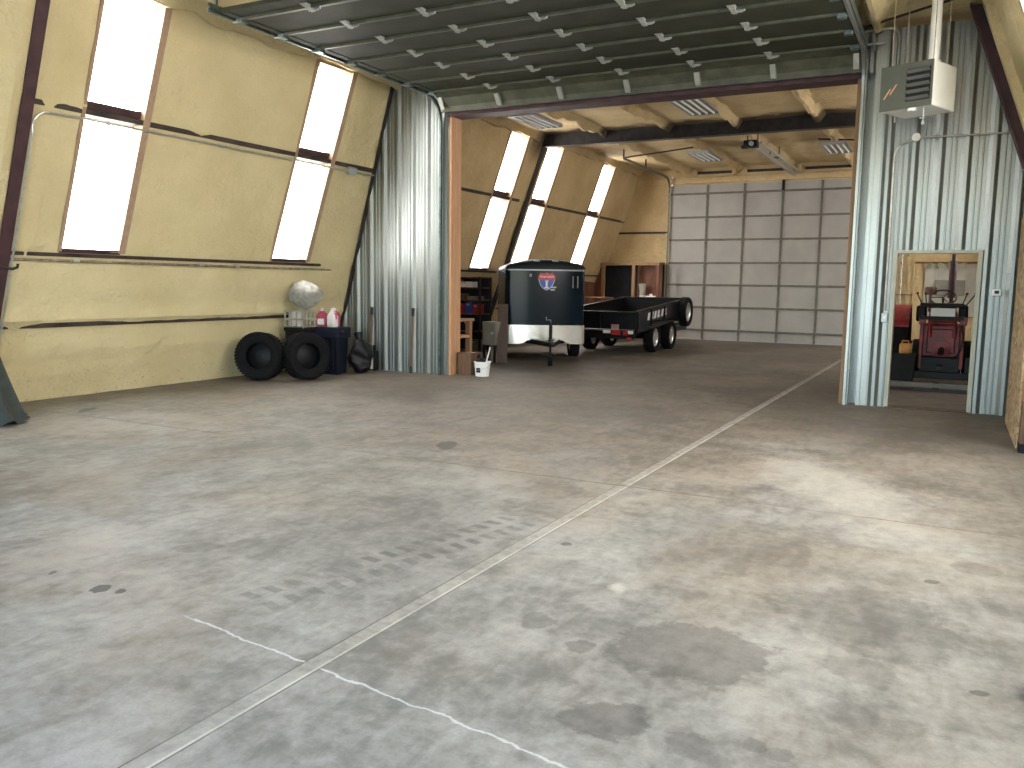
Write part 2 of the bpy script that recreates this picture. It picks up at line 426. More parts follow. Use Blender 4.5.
# ------------------------------------------------------------------ setting
def foam_wall(name, xf, sgn, wins, mt, bump_ys=()):
    ys = {YF, DB}; y = YF
    while y < DB:
        ys.add(round(y, 3)); y += .095
    for a, c in wins: ys.add(a); ys.add(c)
    edges = [v for w in wins for v in w]
    ys = sorted(v for v in ys if v in edges or all(abs(v - e) > .03 for e in edges))
    zs = [0]; z = 0
    while z < ZC + .1: z += .075; zs.append(round(z, 3))
    zs = sorted({v for v in zs if abs(v - WZ0) > .03 and abs(v - WZ1) > .03} | {WZ0, WZ1})
    b = B(); bm = b.bm; vs = {}
    for i, y in enumerate(ys):
        for j, z in enumerate(zs):
            q = Vector((y * .9, z * .9, 3.1 if sgn > 0 else 9.7))
            d = mnoise.noise(q) * .026 + mnoise.noise(q * 3.1) * .013 + mnoise.noise(q * 8) * .006
            for zc, h, w in ((1.075, .085, .055), (.90, -.02, .06), (.62, .03, .10), (.35, .02, .08), (1.45, .025, .12), (1.975, .055, .045), (3.62, .02, .05)):
                d += h * math.exp(-((z - zc) / w) ** 2) * (.75 + .6 * mnoise.noise(Vector((y * .8, zc, 0))))
            if sgn > 0 and y > 11.2 and y < D + .05:
                k = min(1, (y - 11.2) / 1.0); k = k * k * (3 - 2 * k); d += k * (.20 - .07 * z)
            if z < .35: d += .05 * max(0, 1 - z / .3) * (.6 + mnoise.noise(Vector((y * 2.5, z * 7, 5))))
            for yc, h, w in bump_ys: d += h * math.exp(-((y - yc) / w) ** 2)
            vs[i, j] = bm.verts.new((xf(z, d), y, z))
    for i in range(len(ys) - 1):
        ym = (ys[i] + ys[i + 1]) / 2
        for j in range(len(zs) - 1):
            zm = (zs[j] + zs[j + 1]) / 2
            if WZ0 < zm < WZ1 and any(a < ym < c for a, c in wins): continue
            bm.faces.new((vs[i, j], vs[i + 1, j], vs[i + 1, j + 1], vs[i, j + 1]))
    o = b.build(name, mt, smooth=True, recenter=False)
    return o

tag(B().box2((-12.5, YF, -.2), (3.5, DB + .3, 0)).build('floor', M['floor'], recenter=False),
    'stained concrete slab floor with a filled joint line', 'floor', kind='structure')
tag(foam_wall('wall_left', xl, 1, LEFT_WIN, M['foam'], ((5.80, .09, .1), (6.26, .03, .07), (18.05, .06, .1), (18.45, .05, .07))),
    'slanted left wall coated with tan spray foam', 'wall', kind='structure')
tag(foam_wall('wall_right', xr, -1, RIGHT_WIN, M['foam'], ((12.42, .12, .12),)),
    'slanted right wall coated with tan spray foam', 'wall', kind='structure')

RIBS = [-8.75, -7.25, -5.75, -4.25, -2.65, -1.1, .3]
def ceiling():
    b = B(); rows = []
    xs = []; x = -9.1
    while x < .45: xs.append(x); x += .055
    y = YF
    while y < DB + .15:
        row = []
        for x in xs:
            z = ZC + .03 * mnoise.noise(Vector((x * .8, y * .8, 1.7))) + .012 * mnoise.noise(Vector((x * 3.5, y * 3.5, 4)))
            for r in RIBS:
                w = .075 + .06 * mnoise.noise(Vector((r * 3, y * 1.4, 0)))
                t = abs(x - r) / w
                if t < 1.6:
                    z -= (.15 + .09 * mnoise.noise(Vector((r, y * 2.2, 9)))) * (1 / (1 + t ** 6))
            row.append((x, y, z))
        rows.append(row); y += .12
    return b.grid(rows).build('ceiling', M['foam'], smooth=True, recenter=False)
tag(ceiling(), 'flat ceiling coated with tan spray foam over purlins', 'ceiling', kind='structure')

# back wall: foam left of, above and right of the far door
FX0, FX1, FZ = -7.73, -1.27, 4.58
def foam_patch(b, x0, x1, z0, z1, y, seed, out=-1):
    nx = max(2, int((x1 - x0) / .1)); nz = max(2, int((z1 - z0) / .1))
    rows = []
    for j in range(nz + 1):
        z = z0 + (z1 - z0) * j / nz
        rows.append([(x0 + (x1 - x0) * i / nx, y + out * (.03 + .03 * mnoise.noise(Vector(((x0 + (x1 - x0) * i / nx) * 1.5, z * 1.5, seed)))
                     + .012 * mnoise.noise(Vector(((x0 + (x1 - x0) * i / nx) * 6, z * 6, seed)))), z) for i in range(nx + 1)])
    b.grid(rows)
wb = B()
foam_patch(wb, -10.7, FX0, 0, 5.3, DB, 1); foam_patch(wb, FX0, FX1, FZ, 5.3, DB, 2); foam_patch(wb, FX1, 2.1, 0, 5.3, DB, 3)
for x in (-7.0, -5.86, -4.3, -4.05, -2.55, -1.35):        # foam-wrapped purlin ends above the door
    wb.box((x, DB - .1, 4.93), (.1, .16, .2), bev=.03)
wb.box2((-8.3, DB - .12, 4.62), (-1.0, DB - .02, 4.80), bev=.03)
tag(wb.build('wall_back', M['foam'], smooth=True, recenter=False), 'far end wall coated with tan spray foam', 'wall', kind='structure')
t1 = B()
for x0, x1 in ((-7.0, -5.95), (-5.5, -4.4), (-3.9, -2.65), (-2.45, -1.45)):
    t1.box2((x0, DB - .09, 4.885), (x1, DB - .03, 4.955))
t1.box2((-10.1, DB - .09, 3.17), (-7.8, DB - .03, 3.23))
tag(t1.build('trim_1', M['darksteel'], recenter=False), 'dark steel girt showing through foam above the far door', 'girt', kind='structure')

# front wall behind the camera with its own big doorway
wf = B()
wf.box2((-11.5, YF - .2, 0), (-7.9, YF, 5.3)).box2((-7.9, YF - .2, 4.4), (1.0, YF, 5.3)).box2((1.0, YF - .2, 0), (3, YF, 5.3))
tag(wf.build('wall_front', M['galv'], recenter=False), 'front end wall with an open overhead doorway', 'wall', kind='structure')
tag(B().box2((-30, -40, -.25), (22, YF, -.02)).build('ground', M['gravel'], recenter=False), 'gravel yard outside the front doorway', 'ground', kind='structure')

# ---- corrugated partition (real ribs)
def rib_profile(x0, x1, pitch=.305, phase=0.0):
    """list of (x, outward offset) along the sheet"""
    pts = []
    k = math.floor((x0 - phase) / pitch) - 1
    seq = ((0, 0), (.045, .036), (.085, .036), (.130, 0), (.178, 0), (.186, .004), (.194, .004), (.202, 0),
           (.238, 0), (.246, .004), (.254, .004), (.262, 0))
    while phase + k * pitch < x1 + pitch:
        for u, h in seq:
            pts.append((phase + k * pitch + u, h))
        k += 1
    def at(x):
        for a, c in zip(pts, pts[1:]):
            if a[0] <= x <= c[0]:
                t = (x - a[0]) / max(1e-6, c[0] - a[0]); return a[1] + (c[1] - a[1]) * t
        return 0
    return [(x0, at(x0))] + [p for p in pts if x0 < p[0] < x1] + [(x1, at(x1))]
def sheet(b, x0, x1, zlo, zhi, y=D, phase=0.0):
    pr = rib_profile(x0, x1, phase=phase)
    for (xa, ha), (xb, hb) in zip(pr, pr[1:]):
        za, zb = zhi(xa), zhi(xb)
        if za <= zlo + .001 and zb <= zlo + .001: continue
        za, zb = max(za, zlo), max(zb, zlo)
        vs = [b.bm.verts.new(q) for q in ((xa, y - ha, zlo), (xb, y - hb, zlo), (xb, y - hb, zb), (xa, y - ha, za))]
        b.bm.faces.new(vs)
ZP = 4.96
DX0, DX1, DZ = -.69, .25, 2.06       # small doorway (clear opening)
wp = B()
lim_l = lambda x: min(ZP, (x - XL0 + .12) / TL)
lim_r = lambda x: min(ZP, (XR0 - x) / TL)
sheet(wp, -10.62, -7.80, 0, lim_l, phase=-9.36 - .065)
sheet(wp, XO_L - .14, XO_R + .16, 4.42, lambda x: 5.1)
sheet(wp, -.98, DX0 - .035, 0, lambda x: ZP, phase=-.58 - .065)
sheet(wp, DX0 - .035, DX1 + .035, DZ + .03, lambda x: ZP, phase=-.58 - .065)
sheet(wp, DX1 + .035, 1.9, 0, lim_r, phase=-.58 - .065)
wp.box2((-10.4, D + .16, 0), (XO_L - .02, D + .2, 4.3))            # back skin of the partition
wp.box2((XO_R + .02, D + .16, 0), (DX0 - .05, D + .2, 5.0)).box2((DX0 - .05, D + .16, DZ + .05), (DX1 + .05, D + .2, 5.0)).box2((DX1 + .05, D + .16, 0), (1.3, D + .2, 4.9))
tag(wp.build('wall_partition', M['galv'], recenter=False), 'ribbed galvanised sheet metal partition across the shed', 'wall', kind='structure')

# corner flashings beside the big opening
tz = B()
tz.box2((-7.80, D - .045, 0), (-7.765, D + .1, 4.45)).box2((-7.765, D - .012, 0), (-7.70, D + .02, 4.45))
tag(tz.build('trim_2', M['zinc']), 'bright galvanised corner flashing left of the big opening', 'flashing', kind='structure')
tz = B()
tz.box2((-1.10, D - .035, 0), (-1.05, D + .05, 4.9)).box2((-1.05, D - .012, 0), (-.975, D + .02, 4.95)).box2((-1.225, D - .05, 0), (-1.195, D + .05, 4.6))
tag(tz.build('trim_3', M['zinc']), 'bright galvanised corner flashing right of the big opening', 'flashing', kind='structure')
tag(B().box2((XO_L - .03, D - .02, 0), (XO_L + .012, D + .30, ZO)).build('trim_4', M['pine']), 'pale pine jamb post left of the big opening', 'jamb', kind='structure')
tag(B().box2((XO_R - .045, D - .02, 0), (XO_R, D + .30, ZO)).build('trim_5', M['pine2']), 'brown timber jamb post right of the big opening', 'jamb', kind='structure')
hb = B().box2((XO_L - .05, D - .06, ZO), (XO_R + .05, D + .12, ZO + .06)).box2((XO_L, D + .12, ZO), (XO_R, D + .30, ZO + .25))
tag(hb.build('trim_6', M['maroon']), 'maroon steel header beam over the big opening', 'beam', kind='structure')

# ---- steel frames
def slope_bar(b, xf, y0, y1, d0, d1, z0, z1):
    b.hexa([(xf(z0, d0), y0, z0), (xf(z0, d1), y0, z0), (xf(z0, d1), y1, z0), (xf(z0, d0), y1, z0),
            (xf(z1, d0), y0, z1), (xf(z1, d1), y0, z1), (xf(z1, d1), y1, z1), (xf(z1, d0), y1, z1)])
def column(name, xf, yc, d, m, label, w=.145):
    b = B()
    slope_bar(b, xf, yc - w / 2, yc + w / 2, d - .016, d, 0, ZC)
    slope_bar(b, xf, yc - .012, yc + .012, d - .32, d - .016, 0, ZC)
    return tag(b.build(name, m), label, 'column', kind='structure')
column('trim_7', xl, 5.97, .075, M['maroon'], 'maroon steel column on the left wall nearest the camera')
column('trim_8', xl, 18.25, .06, M['darksteel'], 'dark steel column between the first two back bay windows', .2)
b = B()
slope_bar(b, xr, 12.02, 12.18, .20, .22, 0, ZC); slope_bar(b, xr, 12.09, 12.115, -.05, .20, 0, ZC)
slope_bar(b, xr, 12.02, 12.18, -.06, -.04, 0, ZC)
tag(b.build('trim_9', M['maroon']), 'maroon steel column on the right in front of the partition', 'column', kind='structure')
column('trim_10', xr, 18.25, .1, M['darksteel'], 'dark steel column on the back bay right wall', .2)
b = B().box2((-8.95, 18.16, 4.78), (.2, 18.36, 4.80)).box2((-8.95, 18.25, 4.80), (.2, 18.27, 5.1)).box2((-8.95, 18.16, 5.08), (.2, 18.36, 5.1))
for x in (-8.7, -8.55): b.box2((x, 18.18, 4.80), (x + .012, 18.34, 5.08))
tag(b.build('trim_11', M['darksteel']), 'dark steel rafter crossing the back bay ceiling', 'beam', kind='structure')
# dark closure along the foam edge on the left end of the partition
b = B(); slope_bar(b, lambda z, d: -10.27 + .282 * z + d, D - .05, D - .01, 0, .05, .0, 4.95)
tag(b.build('trim_12', M['darksteel']), 'dark slanted closure strip where the left wall meets the partition', 'strip', kind='structure')
b = B().cyl((-1.25, 12.15, 4.96), (-.1, 11.35, 4.96), .016, n=8)
tag(b.build('trim_18', M['darksteel']), 'thin dark brace rod under the ceiling above the unit heater', 'rod', kind='structure')
# girts on the left wall: dark bars half buried in foam
def girt(name, z0, z1, d0, d1, label, xf=xl, segs=((YF, D - .05), (D + .3, DB))):
    b = B()
    for a, c in segs: slope_bar(b, xf, a, c, d0, d1, z0, z1)
    return tag(b.build(name, M['girt']), label, 'girt', kind='structure')
girt('trim_13', 3.515, 3.575, -.12, .018, 'upper dark girt along the left wall crossing the windows')
girt('trim_14', 1.845, 1.89, -.05, .022, 'middle dark girt along the left wall under the windows')
girt('trim_15', .955, 1.015, -.05, .018, 'lowest dark girt half buried in foam on the left wall')
girt('trim_16', 3.50, 3.60, -.12, .022, 'upper dark girt along the right wall', xr, ((YF, 12.0), (D + .3, DB)))
# pale foam rib beside the right column
b = B(); slope_bar(b, xr, 11.78, 11.98, -.10, .10, .2, ZC)
tag(b.build('trim_17', M['foam']), 'foam covered rib beside the right maroon column', 'rib', kind='structure')

# ---- windows: two stacked daylight panels in a timber-lined recess
def window(n, xf, w, label):
    a, c = w
    t = thing('window_%d' % n, label, 'window', (xf(WZ0), (a + c) / 2, WZ0), kind='structure')
    dp = -.15
    for z0, z1 in ((WZ0 + .02, 3.49), (3.61, WZ1 - .02)):
        b = B(); slope_bar(b, xf, a, c, dp - .012, dp, z0, z1); b.build('pane', M['pane'], t, world=True)
    b = B()
    slope_bar(b, xf, a - .045, a, dp, .026, WZ0 - .02, WZ1 + .02)
    slope_bar(b, xf, c, c + .10, dp, .026, WZ0 - .02, WZ1 + .02)
    slope_bar(b, xf, a - .03, c + .045, dp, .0, WZ1, WZ1 + .03)
    b.build('frame', M['reveal'], t, world=True)
    b = B(); slope_bar(b, xf, a - .02, c + .03, dp, .02, WZ0 - .035, WZ0 + .02)
    slope_bar(b, xf, a, c, dp, -.05, 3.60, 3.68)
    b.build('sill', M['maroon'], t, world=True)
    b = B(); slope_bar(b, xf, a - .1, c + .12, dp - .02, dp - .014, WZ0 - .1, WZ1 + .1)
    b.build('backing', M['greywall'], t, world=True)
    return t
LW = ['tall two-panel window nearest the maroon column on the left', 'tall two-panel window just left of the galvanised partition',
      'first tall window past the pine jamb in the back bay', 'tall window right behind the dark column in the back bay', 'last tall window before the far end wall']
for i, w in enumerate(LEFT_WIN): window(i + 1, xl, w, LW[i])
RW = ['added right wall window nearest the front doorway', 'added right wall window second from the front', 'added right wall window third from the front', 'added right wall window just before the partition',
      'right wall window before the dark column', 'right wall window nearest the far end wall']
for i, w in enumerate(RIGHT_WIN): window(i + 6, xr, w, RW[i])

# ------------------------------------------------------------------ overhead doors
STILES = [-6.62, -5.54, -4.46, -3.41, -2.37]
# far door, closed
fd = thing('door_1', 'closed off-white sectional overhead door in the far end wall', 'overhead door', ((FX0 + FX1) / 2, DB, 0), kind='structure')
zs = [0, .30, .98, 1.64, 2.29, 2.97, 3.63, 4.32, FZ]
for a, c in zip(zs, zs[1:]):
    B().box2((FX0, DB - .10, a + .004), (FX1, DB - .05, c - .004)).build('door_section', M['white_door'], fd, world=True)
for z in zs[1:-1]:
    B().box2((FX0, DB - .135, z - .028), (FX1, DB - .10, z + .028), bev=.006).build('strut', M['door_rail'], fd, world=True)
for x in STILES:
    B().box2((x - .03, DB - .125, .01), (x + .03, DB - .10, FZ - .01)).build('stile', M['door_rail'], fd, world=True)
    for z in zs[1:-1]:
        B().box((x, DB - .15, z - .1), (.06, .03, .09), bev=.008).build('hinge', M['door_rail'], fd, world=True)
B().box2((STILES[2] - .035, DB - .16, 4.33), (STILES[2] + .035, DB - .10, 4.62)).build('top_bracket', M['black'], fd, world=True)

def sweep_channel(b, pts, w, d, up):
    """U channel along a polyline; up = inward direction of the lips"""
    up = Vector(up)
    prof = ((-w / 2, 0), (w / 2, 0), (w / 2, d), (w / 2 - .012, d), (w / 2 - .012, .012), (-w / 2 + .012, .012), (-w / 2 + .012, d), (-w / 2, d))
    pts = [Vector(p) for p in pts]; rings = []
    for i, p in enumerate(pts):
        t = (pts[min(i + 1, len(pts) - 1)] - pts[max(i - 1, 0)]).normalized()
        side = t.cross(up).normalized()
        rings.append([b.bm.verts.new(p + side * u + up * v) for u, v in prof])
    for r, q in zip(rings, rings[1:]): b.bridge(r, q)
    b.bm.faces.new(rings[0][::-1]); b.bm.faces.new(rings[-1])
def curve(p0, c, p1, n=8):
    p0, c, p1 = Vector(p0), Vector(c), Vector(p1)
    return [p0 * (1 - t) ** 2 + c * 2 * t * (1 - t) + p1 * t * t for t in [i / n for i in range(n + 1)]]

# far door tracks
def far_track(x, up, label):
    t = thing('door_track', label, 'door track', (x, DB - .2, 0))
    b = B(); pts = [(x, DB - .2, 0), (x, DB - .2, 4.3)] + curve((x, DB - .2, 4.4), (x, DB - .2, 4.80), (x, DB - .65, 4.80)) + [(x, 20.9, 4.84)]
    sweep_channel(b, pts, .055, .03, up); b.build('rail', M['teal'], t, world=True)
    for z in [.4 + .55 * i for i in range(8)]:
        B().box((x - up[0] * .02, DB - .15, z), (.05, .11, .05)).build('bracket', M['box'], t, world=True)
    for y in (20.95, 22.7):
        B().box((x, y, 4.95), (.035, .035, .26)).build('hanger', M['darksteel'], t, world=True)
    B().cyl((x, 20.95, 4.86), (x + up[0] * 1.9, 20.95, 5.02), .018).build('brace', M['darksteel'], t, world=True)
    return t
far_track(-7.77, (1, 0, 0), 'steel track curving up beside the left edge of the far overhead door')
far_track(-1.12, (-1, 0, 0), 'steel track at the hidden right edge of the far overhead door')

# raised door under the ceiling
RZ = 4.66
rd = thing('door_2', 'open sectional overhead door raised flat under the ceiling', 'overhead door', (-4.46, 9.7, RZ), kind='structure')
seams = [7.40, 8.36, 9.05, 9.74, 10.42, 11.11, 11.80]
seams = [7.38, 7.67] + seams[1:]
RX0, RX1 = -7.72, -1.27
for a, c in zip(seams, seams[1:]):
    B().box2((RX0, a + .004, RZ), (RX1, c - .004, RZ + .045)).build('door_section', M['doorgreen'], rd, world=True)
b = B()   # bottom section hanging in the curve of the track
b.prism([(11.81, RZ), (12.02, 4.60), (12.13, 4.48), (12.16, 4.40), (12.20, 4.40), (12.17, 4.52), (12.05, 4.645), (11.82, RZ + .045)],
        (RX0, 0, 0), (0, 1, 0), (0, 0, 1), (1, 0, 0), RX1 - RX0)
b.build('bottom_section', M['doorlip'], rd, world=True)
for y in seams[1:]:
    b = B().box2((RX0, y - .045, RZ - .03), (RX1, y - .03, RZ)).box2((RX0, y - .03, RZ - .012), (RX1, y + .05, RZ))
    b.build('strut', M['doorlip'], rd, world=True)
for x in STILES:
    for y in seams[1:]:
        b = B().hexa([(x - .05, y - .13, RZ - .01), (x + .03, y - .13, RZ - .01), (x + .04, y - .13, RZ), (x - .06, y - .13, RZ), (x - .01, y + .02, RZ - .06), (x + .035, y + .02, RZ - .06), (x + .04, y + .04, RZ), (x - .04, y + .04, RZ)]).box((x + .075, y + .015, RZ - .024), (.09, .03, .03), bev=.006).cyl((x - .03, y + .0, RZ - .045), (x + .10, y + .0, RZ - .045), .010)
        b.build('hinge', M['hinge'], rd, world=True)
    b = B().hexa([(x - .035, 12.10, 4.42), (x + .035, 12.10, 4.42), (x + .035, 12.17, 4.42), (x - .035, 12.17, 4.42),
                  (x - .035, 11.985, 4.57), (x + .035, 11.985, 4.57), (x + .035, 12.07, 4.60), (x - .035, 12.07, 4.60)])
    b.build('stile', M['hinge'], rd, world=True)
for x in (RX0 + .05, RX1 - .05):
    B().box2((x - .05, 7.4, RZ - .008), (x + .05, 11.8, RZ)).build('end_stile', M['doorgreen'], rd, world=True)
    for y in seams[1:]:
        b = B().box((x, y, RZ - .03), (.10, .10, .06), bev=.01).cyl((x, y, RZ - .03), (x + (-.14 if x < -4 else .07), y, RZ - .03), .012)
        b.build('roller_bracket', M['teal'], rd, world=True)
    b = B().box((x, 12.05, 4.52), (.07, .02, .2), Matrix.Rotation(.5, 3, 'X'))
    b.build('bottom_bracket', M['hinge'], rd, world=True)

def raised_track(x, s, label, m):
    t = thing('door_track', label, 'door track', (x, 12.2, 0))
    b = B(); pts = [(x, 12.26, 0), (x, 12.26, 4.1)] + curve((x, 12.26, 4.15), (x, 12.26, 4.66), (x, 11.75, 4.66)) + [(x, 7.30, 4.68)]
    sweep_channel(b, pts, .06, .035, (s, 0, 0)); b.build('rail', m, t, world=True)
    b = B()
    b.box2((x - s * .03, 12.29, 0), (x - s * .02, D - .01, 4.45))
    b.box2((x - s * .022, 7.32, 4.68), (x - s * .012, 12.1, 4.77))
    b.build('mounting_angle', M['teal'], t, world=True)
    for y in (7.45, 9.7): B().box((x - s * .03, y, 4.92), (.035, .035, .40)).build('hanger', M['teal'], t, world=True)
    return t
raised_track(-7.83, 1, 'teal grey track carrying the left edge of the raised overhead door', M['teal'])
raised_track(-1.22, -1, 'bright steel track carrying the right edge of the raised overhead door', M['zinc'])
# torsion shaft on the header
ts = thing('torsion_shaft', 'steel torsion shaft with drums on the header above the raised door', 'shaft', (-4.46, D - .12, 4.76))
B().cyl((-7.9, D - .12, 4.76), (-1.0, D - .12, 4.76), .016).build('shaft', M['box'], ts, world=True)
for x in (-7.75, -1.28): B().lathe([(.02, -.05), (.07, -.05), (.075, -.04), (.06, 0), (.075, .04), (.07, .05), (.02, .05)], (x, D - .12, 4.76), (1, 0, 0), 20).build('cable_drum', M['box'], ts, world=True)
for x in (-7.6, -1.12): B().box2((x - .006, D - .22, 4.68), (x + .006, D - .04, 4.84)).build('end_bearing_plate', M['zinc'], ts, world=True)

# ------------------------------------------------------------------ small doorway
dr = thing('door_3', 'narrow open doorway with cream steel frame in the partition', 'doorway', ((DX0 + DX1) / 2, D, 0), kind='structure')
B().box2((DX0 - .05, D - .045, 0), (DX0, D + .2, DZ)).build('jamb', M['cream'], dr, world=True)
B().box2((DX1, D - .045, 0), (DX1 + .05, D + .2, DZ)).build('jamb', M['cream'], dr, world=True)
B().box2((DX0 - .05, D - .045, DZ), (DX1 + .05, D + .2, DZ + .045)).build('head', M['cream'], dr, world=True)
B().box2((DX0 - .04, D - .07, 0), (DX1 + .04, D + .2, .012), bev=.004).build('threshold', M['plank'], dr, world=True)

# ------------------------------------------------------------------ right side: board lining and post
ob = thing('board_panel', 'strand board panel standing against the right wall by the partition', 'board', (.72, 10.9, 0))
B().box2((.66, 9.78, 0), (.68, 11.75, 2.44)).build('sheet', M['osb'], ob, world=True)
for y in (9.85, 10.6, 11.7): B().box2((.68, y - .02, 0), (.77, y + .02, 2.40)).build('stud', M['pine2'], ob, world=True)
pp = thing('timber_block', 'short brown timber block with a black foot at the right picture edge', 'block', (.73, 9.62, 0))
B().box2((.675, 9.55, .09), (.79, 9.70, .52), bev=.004).build('shaft', M['rust'], pp, world=True)
B().box2((.668, 9.54, 0), (.80, 9.71, .09), bev=.006).build('foot', M['black'], pp, world=True)

# ------------------------------------------------------------------ heater
hz = thing('unit_heater', 'grey gas unit heater hung from the ceiling before the right partition', 'heater', (-.37, 10.8, 3.66), math.radians(-23))
HW, HD, HH = .60, .60, .50     # local: front face in the x direction (towards -x), depth +y
b = B()
b.box2((-HW, .02, 0), (0, HD, HH), bev=.012)
b.build('casing', M['heater'], hz)
b = B()
b.box2((-HW, 0, 0), (-HW * .50, .02, HH)).box2((-HW * .5, 0, 0), (0, .02, .07)).box2((-HW * .5, 0, HH - .07), (0, .02, HH)).box2((-.02, 0, .07), (0, .02, HH - .07))
b.build('front_panel', M['heater_face_shaded'], hz)
B().box2((-HW * .5, .012, .07), (-.02, .0195, HH - .07)).build('dark_slot_plate', M['black'], hz)  # black plate paints the shade of a hollow behind the louvres
for k in range(5):
    b = B().box((-HW * .27, .0, .10 + .075 * k), (HW * .43, .05, .006), Matrix.Rotation(-.7, 3, 'X'))
    b.build('louvre', M['zinc'], hz)
b = B()
for dx in (0, .07):
    b.box((-HW + .085 + dx, -.002, .19 + dx * .6), (.012, .004, .13), Matrix.Rotation(.6, 3, 'Y'))
b.build('warning_sticker', M['pine'], hz)
b = B().cyl((-.14, .3, HH), (-.14, .3, 1.42), .058, n=24).lathe([(.058, .0), (.075, .0), (.075, .05), (.058, .05)], (-.14, .3, HH), (0, 0, 1), 24)
b.build('flue_pipe', M['heater'], hz)
for x, y in ((-.52, .08), (-.52, .42), (-.04, .42), (-.04, .08)):
    B().cyl((x, y, HH), (x, y, 1.42), .005, n=6).build('hanging_rod', M['oldconduit'], hz)
b = B().cyl((-.12, .1, -.16), (-.12, .1, 0), .010, n=8).sphere((-.12, .1, -.17), .022).box((-.12, .07, -.12), (.05, .02, .015))
b.build('gas_cock', M['box'], hz)
b = B().cyl((-.24, .06, -.03), (-.24, .06, 0), .05, n=16); b.build('bottom_cap', M['white'], hz)

# ------------------------------------------------------------------ conduits
def conduit(name, label, pts, r, m, group=None):
    t = thing(name, label, 'conduit', pts[0])
    B().tube(pts, r, 8).build('pipe', m, t, world=True)
    return t
wl_ = lambda y, z, d: (xl(z, d), y, z)
c1 = conduit('conduit', 'steel conduit along the upper girt of the left wall, bending down beside the maroon column',
    [wl_(6.06, .2, .095), wl_(6.06, 3.2, .095)] + [wl_(6.06 + .16 * (1 - math.cos(t)), 3.28 + .16 * math.sin(t), .07) for t in (0, .4, .8, 1.2, 1.57)] + [wl_(6.6, 3.455, .045), wl_(12.1, 3.455, .045), (-9.22, 12.28, 3.46)], .014, M['conduit'])
b = B(); b.box(wl_(11.66, 3.46, .06), (.09, .16, .13), Matrix.Rotation(math.atan(TL), 3, 'Y'), .008); b.build('junction_box', M['box'], c1, world=True)
for y in (7.0, 8.8, 10.2): B().box(wl_(y, 3.455, .03), (.03, .05, .045)).build('strap', M['box'], c1, world=True)
c2 = conduit('conduit', 'steel conduit along the middle girt of the left wall below the windows', [wl_(YF + .1, 1.80, .03), wl_(3, 1.80, .045), wl_(12.0, 1.79, .04)], .017, M['oldconduit'])
for y in (5.2, 6.9, 8.9, 9.6): B().cyl(wl_(y - .04, 1.80, .042), wl_(y + .04, 1.80, .042), .026, n=10).build('coupling', M['conduit'], c2, world=True)
hk = thing('wall_hook', 'small dark hook on the wall below the maroon column', 'hook', wl_(5.98, 1.7, .07))
B().tube([wl_(5.90, 1.72, .05), wl_(5.95, 1.70, .1), wl_(6.05, 1.68, .14), wl_(6.1, 1.70, .15), wl_(6.1, 1.74, .15)], .016).build('bend', M['darksteel'], hk, world=True)
B().box(wl_(5.90, 1.72, .03), (.02, .06, .08)).build('plate', M['darksteel'], hk, world=True)
YC = D - .06
c3 = conduit('conduit', 'conduit bending down the partition behind the hanging heater', [(-1.35, YC, 4.94), (-1.0, YC, 4.95)] + curve((-.98, YC, 4.95), (-.84, YC, 4.95), (-.84, YC, 4.80)) + [(-.83, YC, 3.75)], .014, M['conduit'])
c4 = conduit('conduit', 'thin horizontal conduit across the right partition with a round box', [(-.55, YC, 3.545), (.44, YC, 3.535), (.50, YC, 3.54), (.58, YC, 3.60)], .012, M['conduit'])
b = B().lathe([(.0005, -.03), (.05, -.03), (.055, 0), (.05, .03), (.0005, .03)], (-.56, YC - .01, 3.545), (0, 1, 0), 20, False).box((-.56, YC - .045, 3.545), (.03, .02, .03)); b.build('round_box', M['white'], c4, world=True)
c5 = conduit('conduit', 'conduit dropping from the round box down to the switch by the small doorway', [(-.57, YC, 3.52), (-.66, YC, 3.50)] + curve((-.70, YC, 3.48), (-.80, YC, 3.44), (-.81, YC, 3.3)) + [(-.80, YC, 1.30)], .012, M['conduit'])
sw = thing('light_switch', 'steel switch box beside the small doorway', 'switch', (-.80, YC, 1.17))
B().box((-.80, YC, 1.21), (.075, .06, .12), bev=.006).build('box', M['box'], sw, world=True)
B().box((-.80, YC - .035, 1.215), (.012, .018, .026)).build('toggle', M['white'], sw, world=True)
th = thing('thermostat', 'white thermostat with a dark display on the partition', 'thermostat', (.48, YC, 1.51))
B().box((.48, YC, 1.565), (.105, .03, .085), bev=.008).build('case', M['white'], th, world=True)
B().box((.485, YC - .017, 1.57), (.05, .004, .04)).build('display', M['darkblue'], th, world=True)

# ------------------------------------------------------------------ ceiling lights and door opener in the back bay
lm = thing('strip_light', 'strip light at the left end of the back bay ceiling, nearest the pine jamb', 'ceiling light', (-7.55, 15.3, 4.78), group='strip lights under the back bay ceiling')
b = B().box2((-.27, -.69, .02), (.27, .69, .06)).hexa([(-.3, -.69, .0), (-.285, -.69, .0), (-.255, -.69, .06), (-.27, -.69, .06), (-.3, .69, .0), (-.285, .69, .0), (-.255, .69, .06), (-.27, .69, .06)])
b.hexa([(.285, -.69, .0), (.3, -.69, .0), (.27, -.69, .06), (.255, -.69, .06), (.285, .69, .0), (.3, .69, .0), (.27, .69, .06), (.255, .69, .06)])
b.build('reflector', M['reflector'], lm)
for k in range(4): B().cyl((-.195 + .13 * k, -.66, 0), (-.195 + .13 * k, .66, 0), .019, n=10).build('tube', M['tube'], lm)
for s in (-1, 1): B().box2((-.27, s * .69 - .02, -.02), (.27, s * .69 + .02, .04)).build('end_cap', M['reflector'], lm)
for s in (-1, 1): B().cyl((0, s * .5, .06), (0, s * .5, .30), .006, n=6).build('hanging_rod', M['box'], lm)
